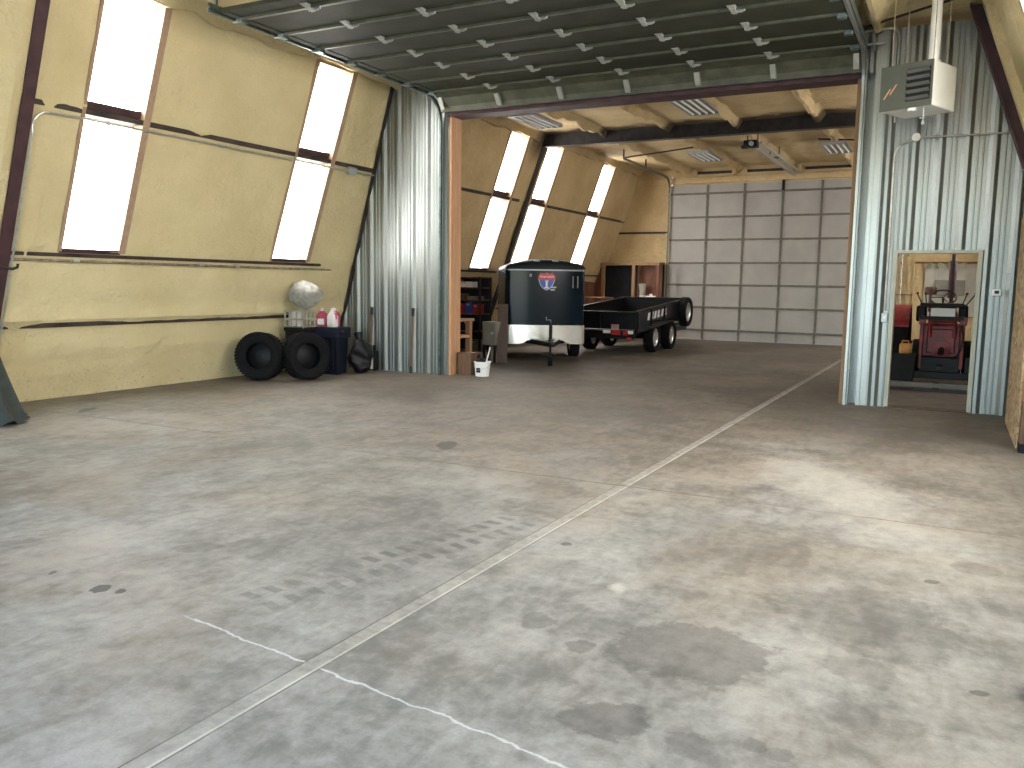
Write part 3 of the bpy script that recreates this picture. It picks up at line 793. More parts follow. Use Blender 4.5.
for p, lab in (((-4.34, 15.2, 4.78), 'strip light near the middle of the back bay ceiling, just past the header'),
               ((-5.68, 21.05, 4.78), 'strip light left of the door opener, beyond the dark rafter'),
               ((-2.60, 20.9, 4.78), 'strip light at the right beyond the dark rafter, nearest the far door')):
    c = copy_tree(lm); c.location = p; c['label'] = lab
op = thing('door_opener', 'dark overhead door opener on a rail under the back bay ceiling', 'door opener', (-4.17, 19.3, 4.72))
B().box2((-.17, -.12, -.06), (.13, .14, .09), bev=.02).build('motor', M['black'], op)
B().box2((-.2, -.16, -.09), (-.07, -.02, -.02), bev=.01).build('gear_case', M['darksteel'], op)
B().cyl((.02, -.13, .0), (.02, -.2, .0), .05, n=16).build('sprocket_cover', M['box'], op)
b = B().box2((-.03, .14, -.02), (.03, 5.55, .05)).box2((.16, .1, .03), (.2, 5.5, .08)); b.build('rail', M['box'], op)
b = B()
for y in (.05, 2.6):
    b.box2((-.12, y, .08), (-.10, y + .03, .34)).box2((.10, y, .08), (.12, y + .03, .34)).box2((-.12, y, .06), (.12, y + .03, .085))
    b.build('hanger', M['darksteel'], op); b = B()

# ------------------------------------------------------------------ tyres and clutter in the left corner
def tyre_mesh(r, w, hole, n=64):
    b = B()
    prof = [(hole, -w * .36), (hole + .02, -w * .44), (r * .80, -w * .5), (r * .93, -w * .49), (r * .985, -w * .40), (r, -w * .28), (r, w * .28), (r * .985, w * .40), (r * .93, w * .49), (r * .80, w * .5), (hole + .02, w * .44), (hole, w * .36), (hole + .03, w * .30), (r * .90, w * .36), (r * .93, 0), (r * .90, -w * .36), (hole + .03, -w * .30)]
    b.lathe(prof, (0, 0, 0), (0, 1, 0), n)
    return b
def tread_mesh(r, w, k=44):
    b = B()
    for i in range(k):
        a = 2 * PI * i / k
        for s in (-1, 1):
            R = Matrix.Rotation(-a - s * .03, 3, 'Y')
            c = R @ Vector((0, s * w * .24, r + .004))
            b.box(c, (2 * PI * r / k * .68, w * .40, .022), R @ Matrix.Rotation(s * .25, 3, 'Z'))
    return b
def tyre(name, label, loc, rz, lean, r=.368, w=.29, hole=.205):
    t = thing(name, label, 'tyre', loc, rot=(lean, 0, rz), group='tyres leaning in the left corner')
    tyre_mesh(r, w, hole).build('carcass', M['rubber'], t, smooth=True)
    tread_mesh(r, w).build('tread', M['rubber'], t)
    B().lathe([(.0005, .02), (hole * .5, .03), (hole + .01, .06), (hole + .012, .10), (hole - .005, .10), (hole * .5, .06), (.0005, .05)], (0, 0, 0), (0, 1, 0), 40, False).build('dark_hole_disc', M['black'], t)  # added black disc stands in for the shade inside the tyre
    return t
t1_ = tyre('tyre', 'leftmost tyre standing by the foam wall', (-9.74, 9.97, .385), math.radians(22), math.radians(-6))
c = copy_tree(t1_); c.location = (-9.20, 10.42, .385); c.rotation_euler = (math.radians(-4), 0, math.radians(68)); c['label'] = 'right hand tyre of the corner pair, beside the navy bin'
# black tote and the crate on it
tt = thing('storage_tote', 'black plastic tote behind the tyres under the white crate', 'tote', (-9.83, 11.05, 0))
B().hexa([(-.18, -.16, 0), (.18, -.16, 0), (.18, .16, 0), (-.18, .16, 0), (-.21, -.19, .74), (.21, -.19, .74), (.21, .19, .74), (-.21, .19, .74)]).build('body', M['black'], tt)
B().box2((-.23, -.21, .74), (.23, .21, .80), bev=.012).build('lid', M['black'], tt)
cr = thing('plastic_crate', 'small pale open-sided crate standing on the black tote', 'crate', (-9.86, 11.03, .80))
b = B()
for z in (.0, .13, .27): b.box2((-.2, -.16, z), (.2, -.145, z + .03)).box2((-.2, .145, z), (.2, .16, z + .03)).box2((-.2, -.16, z), (-.185, .16, z + .03)).box2((.185, -.16, z), (.2, .16, z + .03))
for x in (-.19, -.06, .06, .19): b.box2((x - .012, -.16, 0), (x + .012, -.145, .30)).box2((x - .012, .145, 0), (x + .012, .16, .30))
for y in (-.05, .05): b.box2((-.2, y - .01, 0), (-.185, y + .01, .3)).box2((.185, y - .01, 0), (.2, y + .01, .3))
b.box2((-.2, -.16, 0), (.2, .16, .012)); b.build('lattice', M['wire'], cr)
B().box2((-.19, -.05, .014), (-.02, .12, .26), bev=.01).build('folded_rag', M['label'], cr)
pb = B()
rows = []
for j in range(19):
    z = j / 18; row = []
    rr = .012 + .145 * math.sin(min(1, z * 3) * PI / 2) * (1 - z ** 6) + .14 * math.sin(PI * z ** 1.35)
    for i in range(33):
        a = 2 * PI * i / 32
        k = 1 + .26 * mnoise.noise(Vector((math.cos(a) * 1.6, math.sin(a) * 1.6, z * 2.2))) + .14 * mnoise.noise(Vector((math.cos(a) * 4, math.sin(a) * 4, z * 6)))
        lean_ = -.10 * z
        row.append((rr * k * math.cos(a) + lean_ * .6 - .03, rr * k * .72 * math.sin(a), z * .50))
    rows.append(row)
pb.grid(rows)
pb.box((-.25, 0, .40), (.16, .02, .03), Matrix.Rotation(.75, 3, 'Y'))
bmesh.ops.remove_doubles(pb.bm, verts=pb.bm.verts, dist=.0005)
for v in pb.bm.verts: v.co = Vector((v.co.x * 1.12 - 9.60, v.co.y + 10.95, v.co.z + 1.10))
tag(pb.build('plastic_bag', M['plastic_film'], smooth=True), 'stuffed clear plastic bag sitting on the pale crate', 'bag')
# navy bin with jugs on it
nb = thing('plastic_bin', 'tall navy plastic bin carrying the pink jugs', 'bin', (-9.46, 11.40, 0), math.radians(8))
B().hexa([(-.17, -.16, 0), (.17, -.16, 0), (.17, .16, 0), (-.17, .16, 0), (-.20, -.19, .72), (.20, -.19, .72), (.20, .19, .72), (-.20, .19, .72)]).build('body', M['navy'], nb)
for x in (-.1, .0, .1): B().box2((x - .025, -.195, .08), (x + .025, -.16, .60), bev=.012).build('rib', M['navy'], nb)
B().box2((-.235, -.22, .62), (.235, .22, .81), bev=.02).build('lid', M['navy'], nb)
B().cyl((.235, -.1, .72), (.30, -.1, .72), .03, n=12).build('handle', M['black'], nb)
def jug(label, loc, rz, m):
    t = thing('fluid_jug', label, 'jug', loc, rz, 'jugs on the navy bin')
    b = B(); b.box2((-.085, -.055, 0), (.085, .055, .18), bev=.02)
    b.hexa([(-.085, -.055, .17), (.085, -.055, .17), (.085, .055, .17), (-.085, .055, .17), (-.03, -.025, .27), (.03, -.025, .27), (.03, .025, .27), (-.03, .025, .27)])
    b.build('body', m, t, smooth=True)
    B().cyl((0, 0, .26), (0, 0, .32), .026, n=14).build('cap', M['label'], t)
    B().box2((-.06, -.058, .04), (.06, -.0555, .14)).build('label_patch', M['label'], t)
    B().tube([(.05, 0, .24), (.085, 0, .22), (.088, 0, .14)], .012).build('handle', m, t)
    return t
j1 = jug('pink jug at the left on the navy bin', (-9.60, 11.30, .81), .2, M['pink'])
for lab, loc, rz in (('pale topped jug at the front right on the navy bin', (-9.36, 11.28, .81), -.1), ('pink jug at the back between the other two jugs', (-9.46, 11.46, .81), .4)):
    c = copy_tree(j1); c.location = loc; c.rotation_euler = (0, 0, rz); c['label'] = lab
    if 'front' in lab:
        for ch in c.children:
            if ch.name.startswith('body'):
                ch.data = ch.data.copy(); ch.data.materials[0] = M['label']
                ch['label'] = 'whitish jug body'
gb = B()
gb.sphere((-9.13, 11.74, .27), .26, (.8, .7, 1.1), 32)
gb.warp(lambda c: Vector((c.x + .09 * mnoise.noise(c * 6), c.y + .09 * mnoise.noise(c * 6 + Vector((7, 0, 0))), max(.0, c.z * (1 + .25 * mnoise.noise(c * 4))))))
gb.cyl((-9.13, 11.74, .52), (-9.19, 11.76, .70), .04, .08, 12)
tag(gb.build('garbage_bag', M['bagblack'], smooth=True), 'black garbage bag slumped right of the navy bin', 'bag')
# long handles leaning on the partition
lh = thing('long_handle', 'rusty brown handle with black grip leaning on the partition, left one', 'handle', (-9.29, D - .13, 0), group='long handles leaning on the left partition')
B().cyl((0, 0, .02), (0, .06, 1.0), .020, n=10).build('shaft', M['rust'], lh)
B().cyl((0, .06, 1.0), (0, .068, 1.14), .028, n=10).build('grip', M['black'], lh)
B().cyl((0, -.002, 0), (0, 0, .12), .024, n=10).build('ferrule', M['darksteel'], lh)
c = copy_tree(lh); c.location = (-8.40, D - .13, 0); c['label'] = 'rusty brown handle with black grip leaning on the partition, right one'
sb = thing('oil_container', 'black container with a white label at the foot of the left handle', 'container', (-9.20, D - .16, 0))
B().box2((-.075, -.05, 0), (.075, .07, .36), bev=.02).build('body', M['black'], sb)
B().cyl((.02, .01, .36), (.02, .01, .46), .03, n=12).build('neck', M['black'], sb)
B().box2((-.03, -.055, .03), (.035, -.0505, .24)).build('label_patch', M['label'], sb)

# ------------------------------------------------------------------ canvas cover at the left edge
tb = B(); rows = []
for j in range(15):
    z = j / 14; row = []
    r = .47 - .26 * z ** .8
    for i in range(49):
        a = 2 * PI * i / 48
        rr = r * (1 + .10 * math.cos(a * 9 + z * 1.5) * (1 - z * .5))
        zz = z * 1.05 + (.035 * math.cos(a * 9) + .03 if j == 0 else 0)
        row.append((-9.27 + rr * math.cos(a) * .95 - .22 * z, 5.36 + rr * math.sin(a) * .8, zz))
    rows.append(row)
rows.append([(-9.49, 5.36, 1.12)] * 49)
tb.grid(rows); bmesh.ops.remove_doubles(tb.bm, verts=tb.bm.verts, dist=.0005)
tag(tb.build('canvas_cover', M['tarp'], smooth=True), 'dark green pleated canvas cover standing at the left picture edge', 'cover')

# ------------------------------------------------------------------ cargo trailer
CT = thing('cargo_trailer', 'dark blue enclosed cargo trailer with a chrome lower front', 'trailer', (-7.39, 15.61, 0), math.radians(-148))
HWD, TLN = .82, 2.75
def front_y(w): return -.10 * (abs(w) / HWD) ** 2.4
def plan(inset=0, n=20):
    pts = []
    for i in range(n + 1):
        w = (HWD - .10 - inset) * (1 - 2 * i / n); pts.append((w, front_y(w) - inset))
    y1 = front_y(HWD - .1)
    right = [(-(HWD - inset) + .1 * (1 - math.sin(t)), y1 - .1 * (1 - math.cos(t)) - inset) for t in (.4, .8, 1.2, 1.57)]
    left = [(-x, y) for x, y in right][::-1]
    return left + pts + right + [(-(HWD - inset), -TLN + inset), ((HWD - inset), -TLN + inset)]
b = B(); pl_ = plan(); a = [b.bm.verts.new((x, y, .42)) for x, y in pl_]; c = [b.bm.verts.new((x, y, 1.90)) for x, y in pl_]
b.bridge(a, c); b.bm.faces.new(a[::-1]); b.bm.faces.new(c)
b.build('body', M['trailer'], CT, smooth=True)
b = B(); rings = []
for k, (ins, zz, arch) in enumerate(((-.012, 1.895, 0), (-.012, 1.93, .06), (.02, 1.97, .09), (.09, 1.985, .11), (.35, 1.99, .12))):
    rings.append([b.bm.verts.new((x, y, zz + arch * (1 - (x / HWD) ** 2) * (1 if k else 0))) for x, y in plan(ins)])
for r, q in zip(rings, rings[1:]): b.bridge(r, q)
b.bm.faces.new(rings[0][::-1]); b.bm.faces.new(rings[-1])
b.build('roof', M['trailer_roof'], CT, smooth=True)
b = B(); a = plan(-.016)[:29]; lo = [b.bm.verts.new((x, y, 1.865)) for x, y in a]; hi = [b.bm.verts.new((x, y, 1.892)) for x, y in a]
for i in range(len(a) - 1): b.bm.faces.new((lo[i], lo[i + 1], hi[i + 1], hi[i]))
b.build('roof_trim', M['trimgrey'], CT)
b = B(); a = plan(-.018)[:29]
for (x0, y0), (x1, y1) in zip(a, a[1:]):
    zb0 = .365 if abs(x0) > .46 else (.365 + .075 * min(1, (.46 - abs(x0)) / .06)); zb1 = .365 if abs(x1) > .46 else (.365 + .075 * min(1, (.46 - abs(x1)) / .06))
    b.bm.faces.new([b.bm.verts.new(q) for q in ((x0, y0, zb0), (x1, y1, zb1), (x1, y1, .755), (x0, y0, .755))])
b.box2((-HWD - .018, -1.0, .42), (-HWD - .008, -.2, .5)); bmesh.ops.remove_doubles(b.bm, verts=b.bm.verts, dist=.0005)
b.build('stone_guard', M['diamond'], CT, smooth=True)
for s in (-1, 1): B().box2((s * HWD - .012, -TLN + .02, .42), (s * HWD + .012, -.25, .50)).build('side_rail', M['trimgrey'], CT)
b = B()
for s in (-1, 1): b.box2((s * HWD - .02, -TLN + .05, .36), (s * HWD * .9, -.15, .42))
b.box2((-.8, -TLN + .05, .38), (.8, -2.6, .42)).box2((-.8, -.3, .37), (.8, -.2, .43)); b.build('chassis', M['dumpblack'], CT)
b = B()
for s in (-1, 1):
    p0, p1 = Vector((s * .42, -.6, .42)), Vector((s * .03, 1.05, .44))
    dd = (p1 - p0); b.box((p0 + p1) / 2, (.06, dd.length, .09), Matrix.Rotation(math.atan2(-dd.x, dd.y), 3, 'Z'))
b.build('tongue', M['dumpblack'], CT)
b = B().box2((-.05, .98, .40), (.05, 1.2, .49), bev=.015).sphere((0, 1.2, .45), .055).box2((-.02, 1.0, .49), (.02, 1.14, .53)); b.build('coupler', M['darksteel'], CT)
jk = B().cyl((0, .9, .10), (0, .9, .86), .022, n=16).cyl((0, .9, .38), (0, .9, .80), .036, n=16).box2((-.05, .86, .42), (.05, .94, .52)).build('tongue_jack', M['dumpblack'], CT)
B().lathe([(.012, -.04), (.08, -.04), (.09, -.03), (.09, .03), (.08, .04), (.012, .04)], (0, .9, .09), (1, 0, 0), 20).build('wheel', M['rubber'], jk)
B().tube([(-.0, .9, .86), (0, .9, .90), (.09, .9, .90), (.09, .9, .96)], .010).build('crank', M['trimgrey'], jk)
def wheel(par, x, y, r, w, side, rimm):
    b = tyre_mesh(r, w, r * .62, 48)
    b.warp(lambda c: Vector((c.y, -c.x, c.z)) + Vector((x, y, r)))
    o = b.build('wheel', M['rubber'], par, smooth=True)
    q = B(); R = r * .62; o_ = side * w * .34
    q.lathe([(.0005, o_ * .55), (R * .28, o_ * .75), (R * .34, o_ * .4), (R * .80, o_ * .72), (R * .95, o_), (R * 1.03, o_), (R * 1.03, -o_), (R * .9, -o_), (.0005, -o_ * .2)], (x, y, r), (1, 0, 0), 32, False)
    for k in range(6):
        a = 2 * PI * k / 6
        q.box(Vector((x + o_ * .78, y + math.cos(a) * R * .56, r + math.sin(a) * R * .56)), (.02, R * .42, R * .17), Matrix.Rotation(a, 3, 'X'))
    q.build('rim', rimm, o, smooth=False)
    return o
for s in (-1, 1):
    wheel(CT, s * .80, -1.42, .33, .21, s, M['rim'])
    b = B(); arc = [(-1.42 + .42 * math.cos(t), .33 + .42 * math.sin(t)) for t in [PI * k / 12 for k in range(13)]]
    for (y0, z0), (y1, z1) in zip(arc, arc[1:]):
        b.hexa([(s * .83, y0, z0), (s * .95, y0, z0), (s * .95, y1, z1), (s * .83, y1, z1), (s * .83, y0 * .995 - .007, z0 + .012), (s * .95, y0 * .995 - .007, z0 + .012), (s * .95, y1 * .995 - .007, z1 + .012), (s * .83, y1 * .995 - .007, z1 + .012)])
    b.build('fender', M['diamond'], CT)
B().cyl((-.8, -1.42, .33), (.8, -1.42, .33), .03, n=12).build('axle', M['dumpblack'], CT)
for x in (-.18, .2):
    B().box((x, -.0, 2.06), (.12, .10, .03), bev=.01).build('marker_light', M['trimgrey'], CT)
B().box2((.30, -.012, 1.74), (.34, .008, 1.80)).build('small_decal', M['greybox'], CT)
for x in (-.66, -.56): B().box2((x - .012, front_y(x) + .001, 1.52), (x + .012, front_y(x) + .012, 1.76)).build('corner_decal', M['greybox'], CT)
# highway shield emblem (viewer's right is -x here)
def text_mesh(txt, size, m, name, parent, loc, rot, extrude=.002, italic=0, align='CENTER'):
    cu = bpy.data.curves.new('lettering', 'FONT'); cu.body = txt; cu.size = size; cu.extrude = extrude; cu.shear = italic
    cu.align_x = align; cu.align_y = 'CENTER'
    tmp = bpy.data.objects.new('lettering', cu); COL.objects.link(tmp)
    dg = bpy.context.evaluated_depsgraph_get()
    me = bpy.data.meshes.new_from_object(tmp.evaluated_get(dg)); bpy.data.objects.remove(tmp, do_unlink=True)
    me.name = name; me.materials.clear(); me.materials.append(m)
    o = bpy.data.objects.new(name, me); COL.objects.link(o); o.parent = parent; o.location = loc; o.rotation_euler = rot
    return o
def shield(sc):
    half = [(0, -.5), (.16, -.42), (.32, -.26), (.42, -.05), (.46, .12), (.44, .28), (.36, .44), (.22, .40), (.10, .40), (0, .46)]
    return [(x * sc, z * sc) for x, z in half] + [(-x * sc, z * sc) for x, z in half[-2:0:-1]]
EO = Vector((-.01, .010, 1.645))
em = B().prism(shield(.36), EO, (1, 0, 0), (0, 0, 1), (0, 1, 0), .003).build('emblem', M['decalwhite'], CT)
B().prism([(x, z) for x, z in shield(.335) if True], EO + Vector((0, .003, -.003)), (1, 0, 0), (0, 0, 1), (0, 1, 0), .0015).build('blue_field', M['decalblue'], em)
B().prism([(-.18, .035), (.18, .035), (.17, .12), (.12, .17), (.055, .157), (0, .18), (-.055, .157), (-.12, .17), (-.17, .12)], EO + Vector((0, .003, 0)), (1, 0, 0), (0, 0, 1), (0, 1, 0), .003).build('red_banner', M['decalred'], em)
text_mesh('Interstate', .078, M['decalwhite'], 'banner_script', em, EO + Vector((0, .008, .10)), (PI / 2, 0, PI), .001, .25)
b = B().box2((-.022, 0, -.14), (.022, .0035, .02)).box2((-.05, 0, -.14), (.05, .0035, -.115)).box2((-.035, 0, 0), (.035, .0035, .022))
for v in b.bm.verts: v.co += EO + Vector((0, .004, 0))
b.build('numeral', M['decalwhite'], em)
b = B().box2((-.20, .0, -.13), (-.09, .003, -.10)).box2((-.17, 0, -.18), (-.08, .003, -.15))
for v in b.bm.verts: v.co += EO
b.build('small_print', M['trimgrey'], em)

# ------------------------------------------------------------------ black dump trailer
DT = thing('dump_trailer', 'black tandem axle dump trailer with silver wheels by the far wall', 'trailer', (-7.17, 18.06, 0))
SL = .065; BW = .88; BL = 3.95
def tilt(b): return b.warp(lambda c: Vector((c.x, c.y, c.z + SL * c.y)))
def bedpart(name, f, m=M['dumpblack']):
    b = B(); f(b); tilt(b); return b.build(name, m, DT)
for s in (-1, 1):
    o = bedpart('side_wall', lambda b: (b.box2((s * BW - .02, 0, .58), (s * BW + .02, BL, .98)), b.box2((s * BW - .04, 0, .96), (s * BW + .04, BL, 1.02), bev=.01),
        [b.box2((s * BW + s * .02, y, .58), (s * BW + s * .055, y + .06, .97)) for y in (.02, .95, 1.95, 2.95, 3.85)], b.box2((s * BW - .03, 0, .52), (s * BW + .045, BL, .60))))
    if s > 0: side = o
bedpart('bed_floor', lambda b: b.box2((-BW, 0, .54), (BW, BL, .58)))
bedpart('front_wall', lambda b: (b.box2((-BW, BL - .04, .56), (BW, BL, 1.02)), b.box2((-BW - .04, BL - .06, .97), (BW + .04, BL + .02, 1.03), bev=.01)))
bedpart('tailgate', lambda b: (b.box2((-BW + .03, -.03, .60), (BW - .03, .01, .96)), b.box2((-BW, -.05, .94), (BW, .02, 1.0), bev=.01), b.box2((-.04, -.055, .60), (.04, -.02, .95))))
b = B().box2((-.62, .0, .40), (-.52, 5.0, .52)).box2((.52, .0, .40), (.62, 5.0, .52)).box2((-.62, .05, .41), (.62, .15, .51)).box2((-.62, 2.0, .41), (.62, 2.1, .51)).box2((-.05, 4.6, .40), (.05, 6.0, .52))
b.build('chassis', M['dumpblack'], DT)
b = B().box2((-.86, -.06, .38), (.86, .02, .56), bev=.01); b.build('rear_bumper', M['dumpblack'], DT)
for x0, x1, nm, m in ((.12, .30, 'reverse_light', 'label'), (.72, .84, 'reverse_light', 'label'), (.32, .54, 'brake_light', 'redlens'), (.60, .70, 'brake_light', 'redlens')):
    B().box2((x0, -.085, .50 if m == 'label' else .47), (x1, -.06, .57), bev=.006).build(nm, M[m], DT)
B().box2((.32, -.09, .60), (.50, -.075, .71)).build('licence_plate', mat('plate_tan', (.42, .2, .17), .5), DT)
B().box2((.70, -.08, .36), (.80, -.06, .42)).build('reflector', M['redlens'], DT)
for s in (-1, 1):
    for y in (1.42, 2.72):
        wheel(DT, s * .80, y, .355, .24, s, M['rim'])
    b = B(); 
    b.box2((s * .66, .95, .745), (s * .95, 3.15, .765)).box2((s * .66, .80, .60), (s * .95, .96, .62)).box2((s * .93, .95, .70), (s * .95, 3.15, .765)); b.build('fender', M['dumpblack'], DT)
for y in (1.42, 2.72): B().cyl((-.75, y, .355), (.75, y, .355), .035, n=12).build('axle', M['dumpblack'], DT)
b = tyre_mesh(.38, .22, .24, 48); b.warp(lambda c: Vector((c.y + BW + .13, -c.x + 3.45, c.z + .93)))
sp = b.build('spare_tyre', M['rubber'], DT, smooth=True)
q = B().lathe([(.0005, .05), (.07, .06), (.08, .03), (.19, .05), (.225, .075), (.245, .075), (.245, -.075), (.2, -.075), (.0005, 0)], (BW + .13, 3.45, .93), (1, 0, 0), 32, False); q.build('rim', M['rim'], sp)
B().box2((BW - .1, 3.35, .75), (BW + .1, 3.55, 1.05)).build('spare_mount', M['dumpblack'], DT)
b = B()
for k, (w_, gap) in enumerate(((.20, .05), (.20, .05), (.18, .05), (.22, .16), (.20, .05), (.20, .05), (.20, 0))):
    pass
y = .72
for k in range(6):
    hgt = .17
    b.hexa([(0, y, .74), (.004, y, .74), (.004, y + .14, .74), (0, y + .14, .74), (0, y + .06, .74 + hgt), (.004, y + .06, .74 + hgt), (.004, y + .20, .74 + hgt), (0, y + .20, .74 + hgt)])
    if k % 2: b.hexa([(0, y + .12, .74), (.004, y + .12, .74), (.004, y + .19, .74), (0, y + .19, .74), (0, y + .14, .79), (.004, y + .14, .79), (.004, y + .21, .79), (0, y + .21, .79)])
    y += .24 if k != 3 else .30
tilt(b)
for v in b.bm.verts: v.co.x += BW + .0215
b.build('white_lettering', M['decalwhite'], side)
B().box2((-.09, 5.9, .42), (.09, 6.2, .52), bev=.02).build('coupler', M['darksteel'], DT)
B().box2((-.35, 4.15, .52), (.35, 4.7, .95), bev=.02).build('pump_box', M['dumpblack'], DT)
B().cyl((0, 5.7, .02), (0, 5.7, .95), .04, n=14).build('tongue_jack', M['dumpblack'], DT)

# ------------------------------------------------------------------ bench, bucket, plank, grey box
wb_ = thing('workbench', 'rough pine workbench frame right behind the pine jamb', 'bench', (-8.05, 13.05, 0))
for x in (-8.55, -7.88):
    for y in (12.75, 13.35): B().box2((x - .045, y - .045, 0), (x + .045, y + .045, .90)).build('leg', M['pine2'], wb_, world=True)
B().box2((-8.65, 12.68, .90), (-7.82, 13.45, .945)).build('top', M['pine2'], wb_, world=True)
B().box2((-8.60, 12.72, .60), (-7.84, 13.40, .645)).build('shelf', M['pine'], wb_, world=True)
bx = thing('wooden_box', 'brown wooden box on the floor at the foot of the pine jamb', 'box', (-7.42, 12.60, 0))
B().box2((-.17, -.12, 0), (.10, .16, .36), bev=.005).build('body', M['rust'], bx)
B().box2((-.18, -.13, .36), (.11, .17, .39)).build('lid', M['rust'], bx)
bk = thing('bucket', 'white bucket of dark tools beside the wooden box', 'bucket', (-7.12, 12.53, 0))
B().lathe([(.0005, .005), (.115, 0), (.118, .01), (.142, .235), (.15, .237), (.15, .255), (.138, .255), (.112, .015), (.0005, .012)], (0, 0, 0), (0, 0, 1), 32, False).build('pail', M['white'], bk, smooth=True)
B().box2((-.04, -.139, .07), (.03, -.121, .15)).build('sticker', M['darkblue'], bk)
B().tube([(-.148, 0, .22), (-.13, -.07, .16), (0, -.155, .11), (.13, -.07, .16), (.148, 0, .22)], .004, 6).build('handle', M['box'], bk)
for nm_, lab, p0, p1, r, m in (('stirring_stick', 'pale stick poking out of the white bucket', (-7.10, 12.53, .03), (-6.98, 12.55, .50), .012, 'label'), ('pry_bar', 'dark bar poking out of the white bucket', (-7.14, 12.5, .03), (-7.2, 12.50, .36), .016, 'black')):
    tag(B().cyl(p0, p1, r, n=8).build(nm_, M[m]), lab, 'tool')
g = B().sphere((-7.15, 12.52, .26), .09, (1.1, 1, .7), 14); g.warp(lambda c: c + Vector((0, 0, .03 * mnoise.noise(c * 18))))
tag(g.build('dark_rag', M['bagblack'], smooth=True), 'bundle of dark rags heaped in the white bucket', 'rag')
pk = B(); p0, p1 = Vector((-7.92, 14.66, 0)), Vector((-8.07, 15.10, 1.16)); R = (p1 - p0).to_track_quat('Z', 'Y').to_matrix()
pk.box((p0 + p1) / 2 + Vector((0, 0, .012)), (.20, .04, (p1 - p0).length), Matrix.Rotation(.45, 3, 'Z') @ Matrix.Rotation(-.37, 3, 'X'), .003)
tag(pk.build('plank', M['plank']), 'dark plank leaning on the left front corner of the cargo trailer', 'plank')
gx = thing('metal_cabinet', 'low olive grey metal cabinet between the plank and the bench', 'cabinet', (-8.21, 14.82, 0))
B().box2((-.15, -.12, .36), (.15, .12, .80), bev=.01).build('body', M['greybox'], gx)
B().box2((-.155, -.125, .80), (.155, .125, .825)).build('lid', M['greybox'], gx)
for x in (-.12, .12):
    for y in (-.09, .09): B().box2((x - .02, y - .02, 0), (x + .02, y + .02, .36)).build('leg', M['black'], gx)
B().box2((.05, -.13, .58), (.1, -.119, .62)).build('latch', M['box'], gx)

# shelf unit against the left wall of the back bay
su = thing('shelf_unit', 'dark steel shelf unit of tools behind the pine jamb', 'shelf', (-9.4, 15.7, 0))
SX0, SX1, SY0, SY1 = -9.95, -8.88, 15.5, 15.95
for x in (SX0, SX1):
    for y in (SY0, SY1): B().box2((x - .02, y - .02, 0), (x + .02, y + .02, 1.72)).build('post', M['darksteel'], su, world=True)
SZ = [.12, .55, .92, 1.22, 1.48, 1.70]
for z in SZ: B().box2((SX0, SY0, z), (SX1, SY1, z + .025)).build('shelf_board', M['brownply'], su, world=True)
B().box2((SX0, SY1, .1), (SX1, SY1 + .015, 1.7)).build('back_panel', M['darkblue'], su, world=True)
items = [(-9.35, .945, .20, .20, 'redbox', 'red plastic case on the middle shelf of the tool shelf unit'), (-9.10, .945, .16, .24, 'bluebox', 'blue plastic case beside the red case on the tool shelf unit'),
         (-8.92, .945, .12, .2, 'redbox', 'narrow red case at the right end of the middle tool shelf'), (-9.18, 1.505, .32, .12, 'label', 'whitish carton near the top of the tool shelf unit'),
         (-9.0, 1.245, .26, .07, 'greybox', 'flat grey tray on the upper tool shelf'), (-9.35, 1.245, .22, .12, 'rust', 'rusty tin on the upper tool shelf'),
         (-9.15, .575, .3, .22, 'black', 'black tool case on the lower tool shelf'), (-8.95, .145, .22, .24, 'greybox', 'grey tin on the bottom tool shelf'),
         (-9.43, 1.505, .12, .16, 'redbox', 'small red tin next to the whitish carton')]
for x, z, w, h, m, lab in items:
    t = thing('storage_case', lab, 'case', (x - .1, 15.68, z), group='cases on the tool shelf unit')
    B().box2((-w / 2, -.13, 0), (w / 2, .13, h * .8), bev=.008).build('body', M[m], t)
    B().box2((-w / 2 - .004, -.134, h * .8), (w / 2 + .004, .134, h), bev=.005).build('lid', M[m], t)
    B().box2((-.03, -.145, h * .72), (.03, -.13, h * .88)).build('latch', M['box'], t)

# ------------------------------------------------------------------ storage closet on the far wall
sc_ = thing('storage_closet', 'timber framed closet with red-brown plywood on the end wall behind the black trailer', 'closet', (-8.9, 24.6, 0))
CY = 24.45
for x, m_ in ((-9.62, 'pine2'), (-8.64, 'pine2'), (-7.88, 'brownply')): B().box2((x - .045, CY - .045, 0), (x + .045, CY + .045, 2.26)).build('post', M[m_], sc_, world=True)
B().box2((-9.92, CY - .05, 2.20), (-7.84, CY + .05, 2.28)).build('header', M['pine2'], sc_, world=True)
B().box2((-9.92, CY + .05, 0), (-9.66, CY + .07, 2.26)).build('plywood_panel', M['brownply'], sc_, world=True)
B().box2((-9.93, CY - 1.2, 0), (-9.91, CY + .05, 2.24)).build('plywood_panel', M['brownply'], sc_, world=True)
B().box2((-8.62, CY + .30, 0), (-7.84, CY + .32, 2.26)).build('plywood_panel', M['brownply'], sc_, world=True)
B().box2((-9.91, CY + .50, 0), (-7.84, CY + .52, 2.30)).build('back_board', M['darkblue'], sc_, world=True)
B().box2((-9.92, CY + .05, 2.24), (-7.84, CY + .5, 2.27)).build('roof_board', M['brownply'], sc_, world=True)
B().box2((-8.62, CY - .1, 1.20), (-8.02, CY + .3, 1.24)).build('shelf', M['pine2'], sc_, world=True)
jb = thing('plastic_jug', 'pale plastic jug standing on the closet shelf', 'jug', (-8.36, CY + .05, 1.24))
B().lathe([(.0005, 0), (.08, 0), (.085, .02), (.09, .2), (.13, .40), (.12, .41), (.0005, .40)], (0, 0, 0), (0, 0, 1), 20, False).build('body', M['wire'], jb, smooth=True)
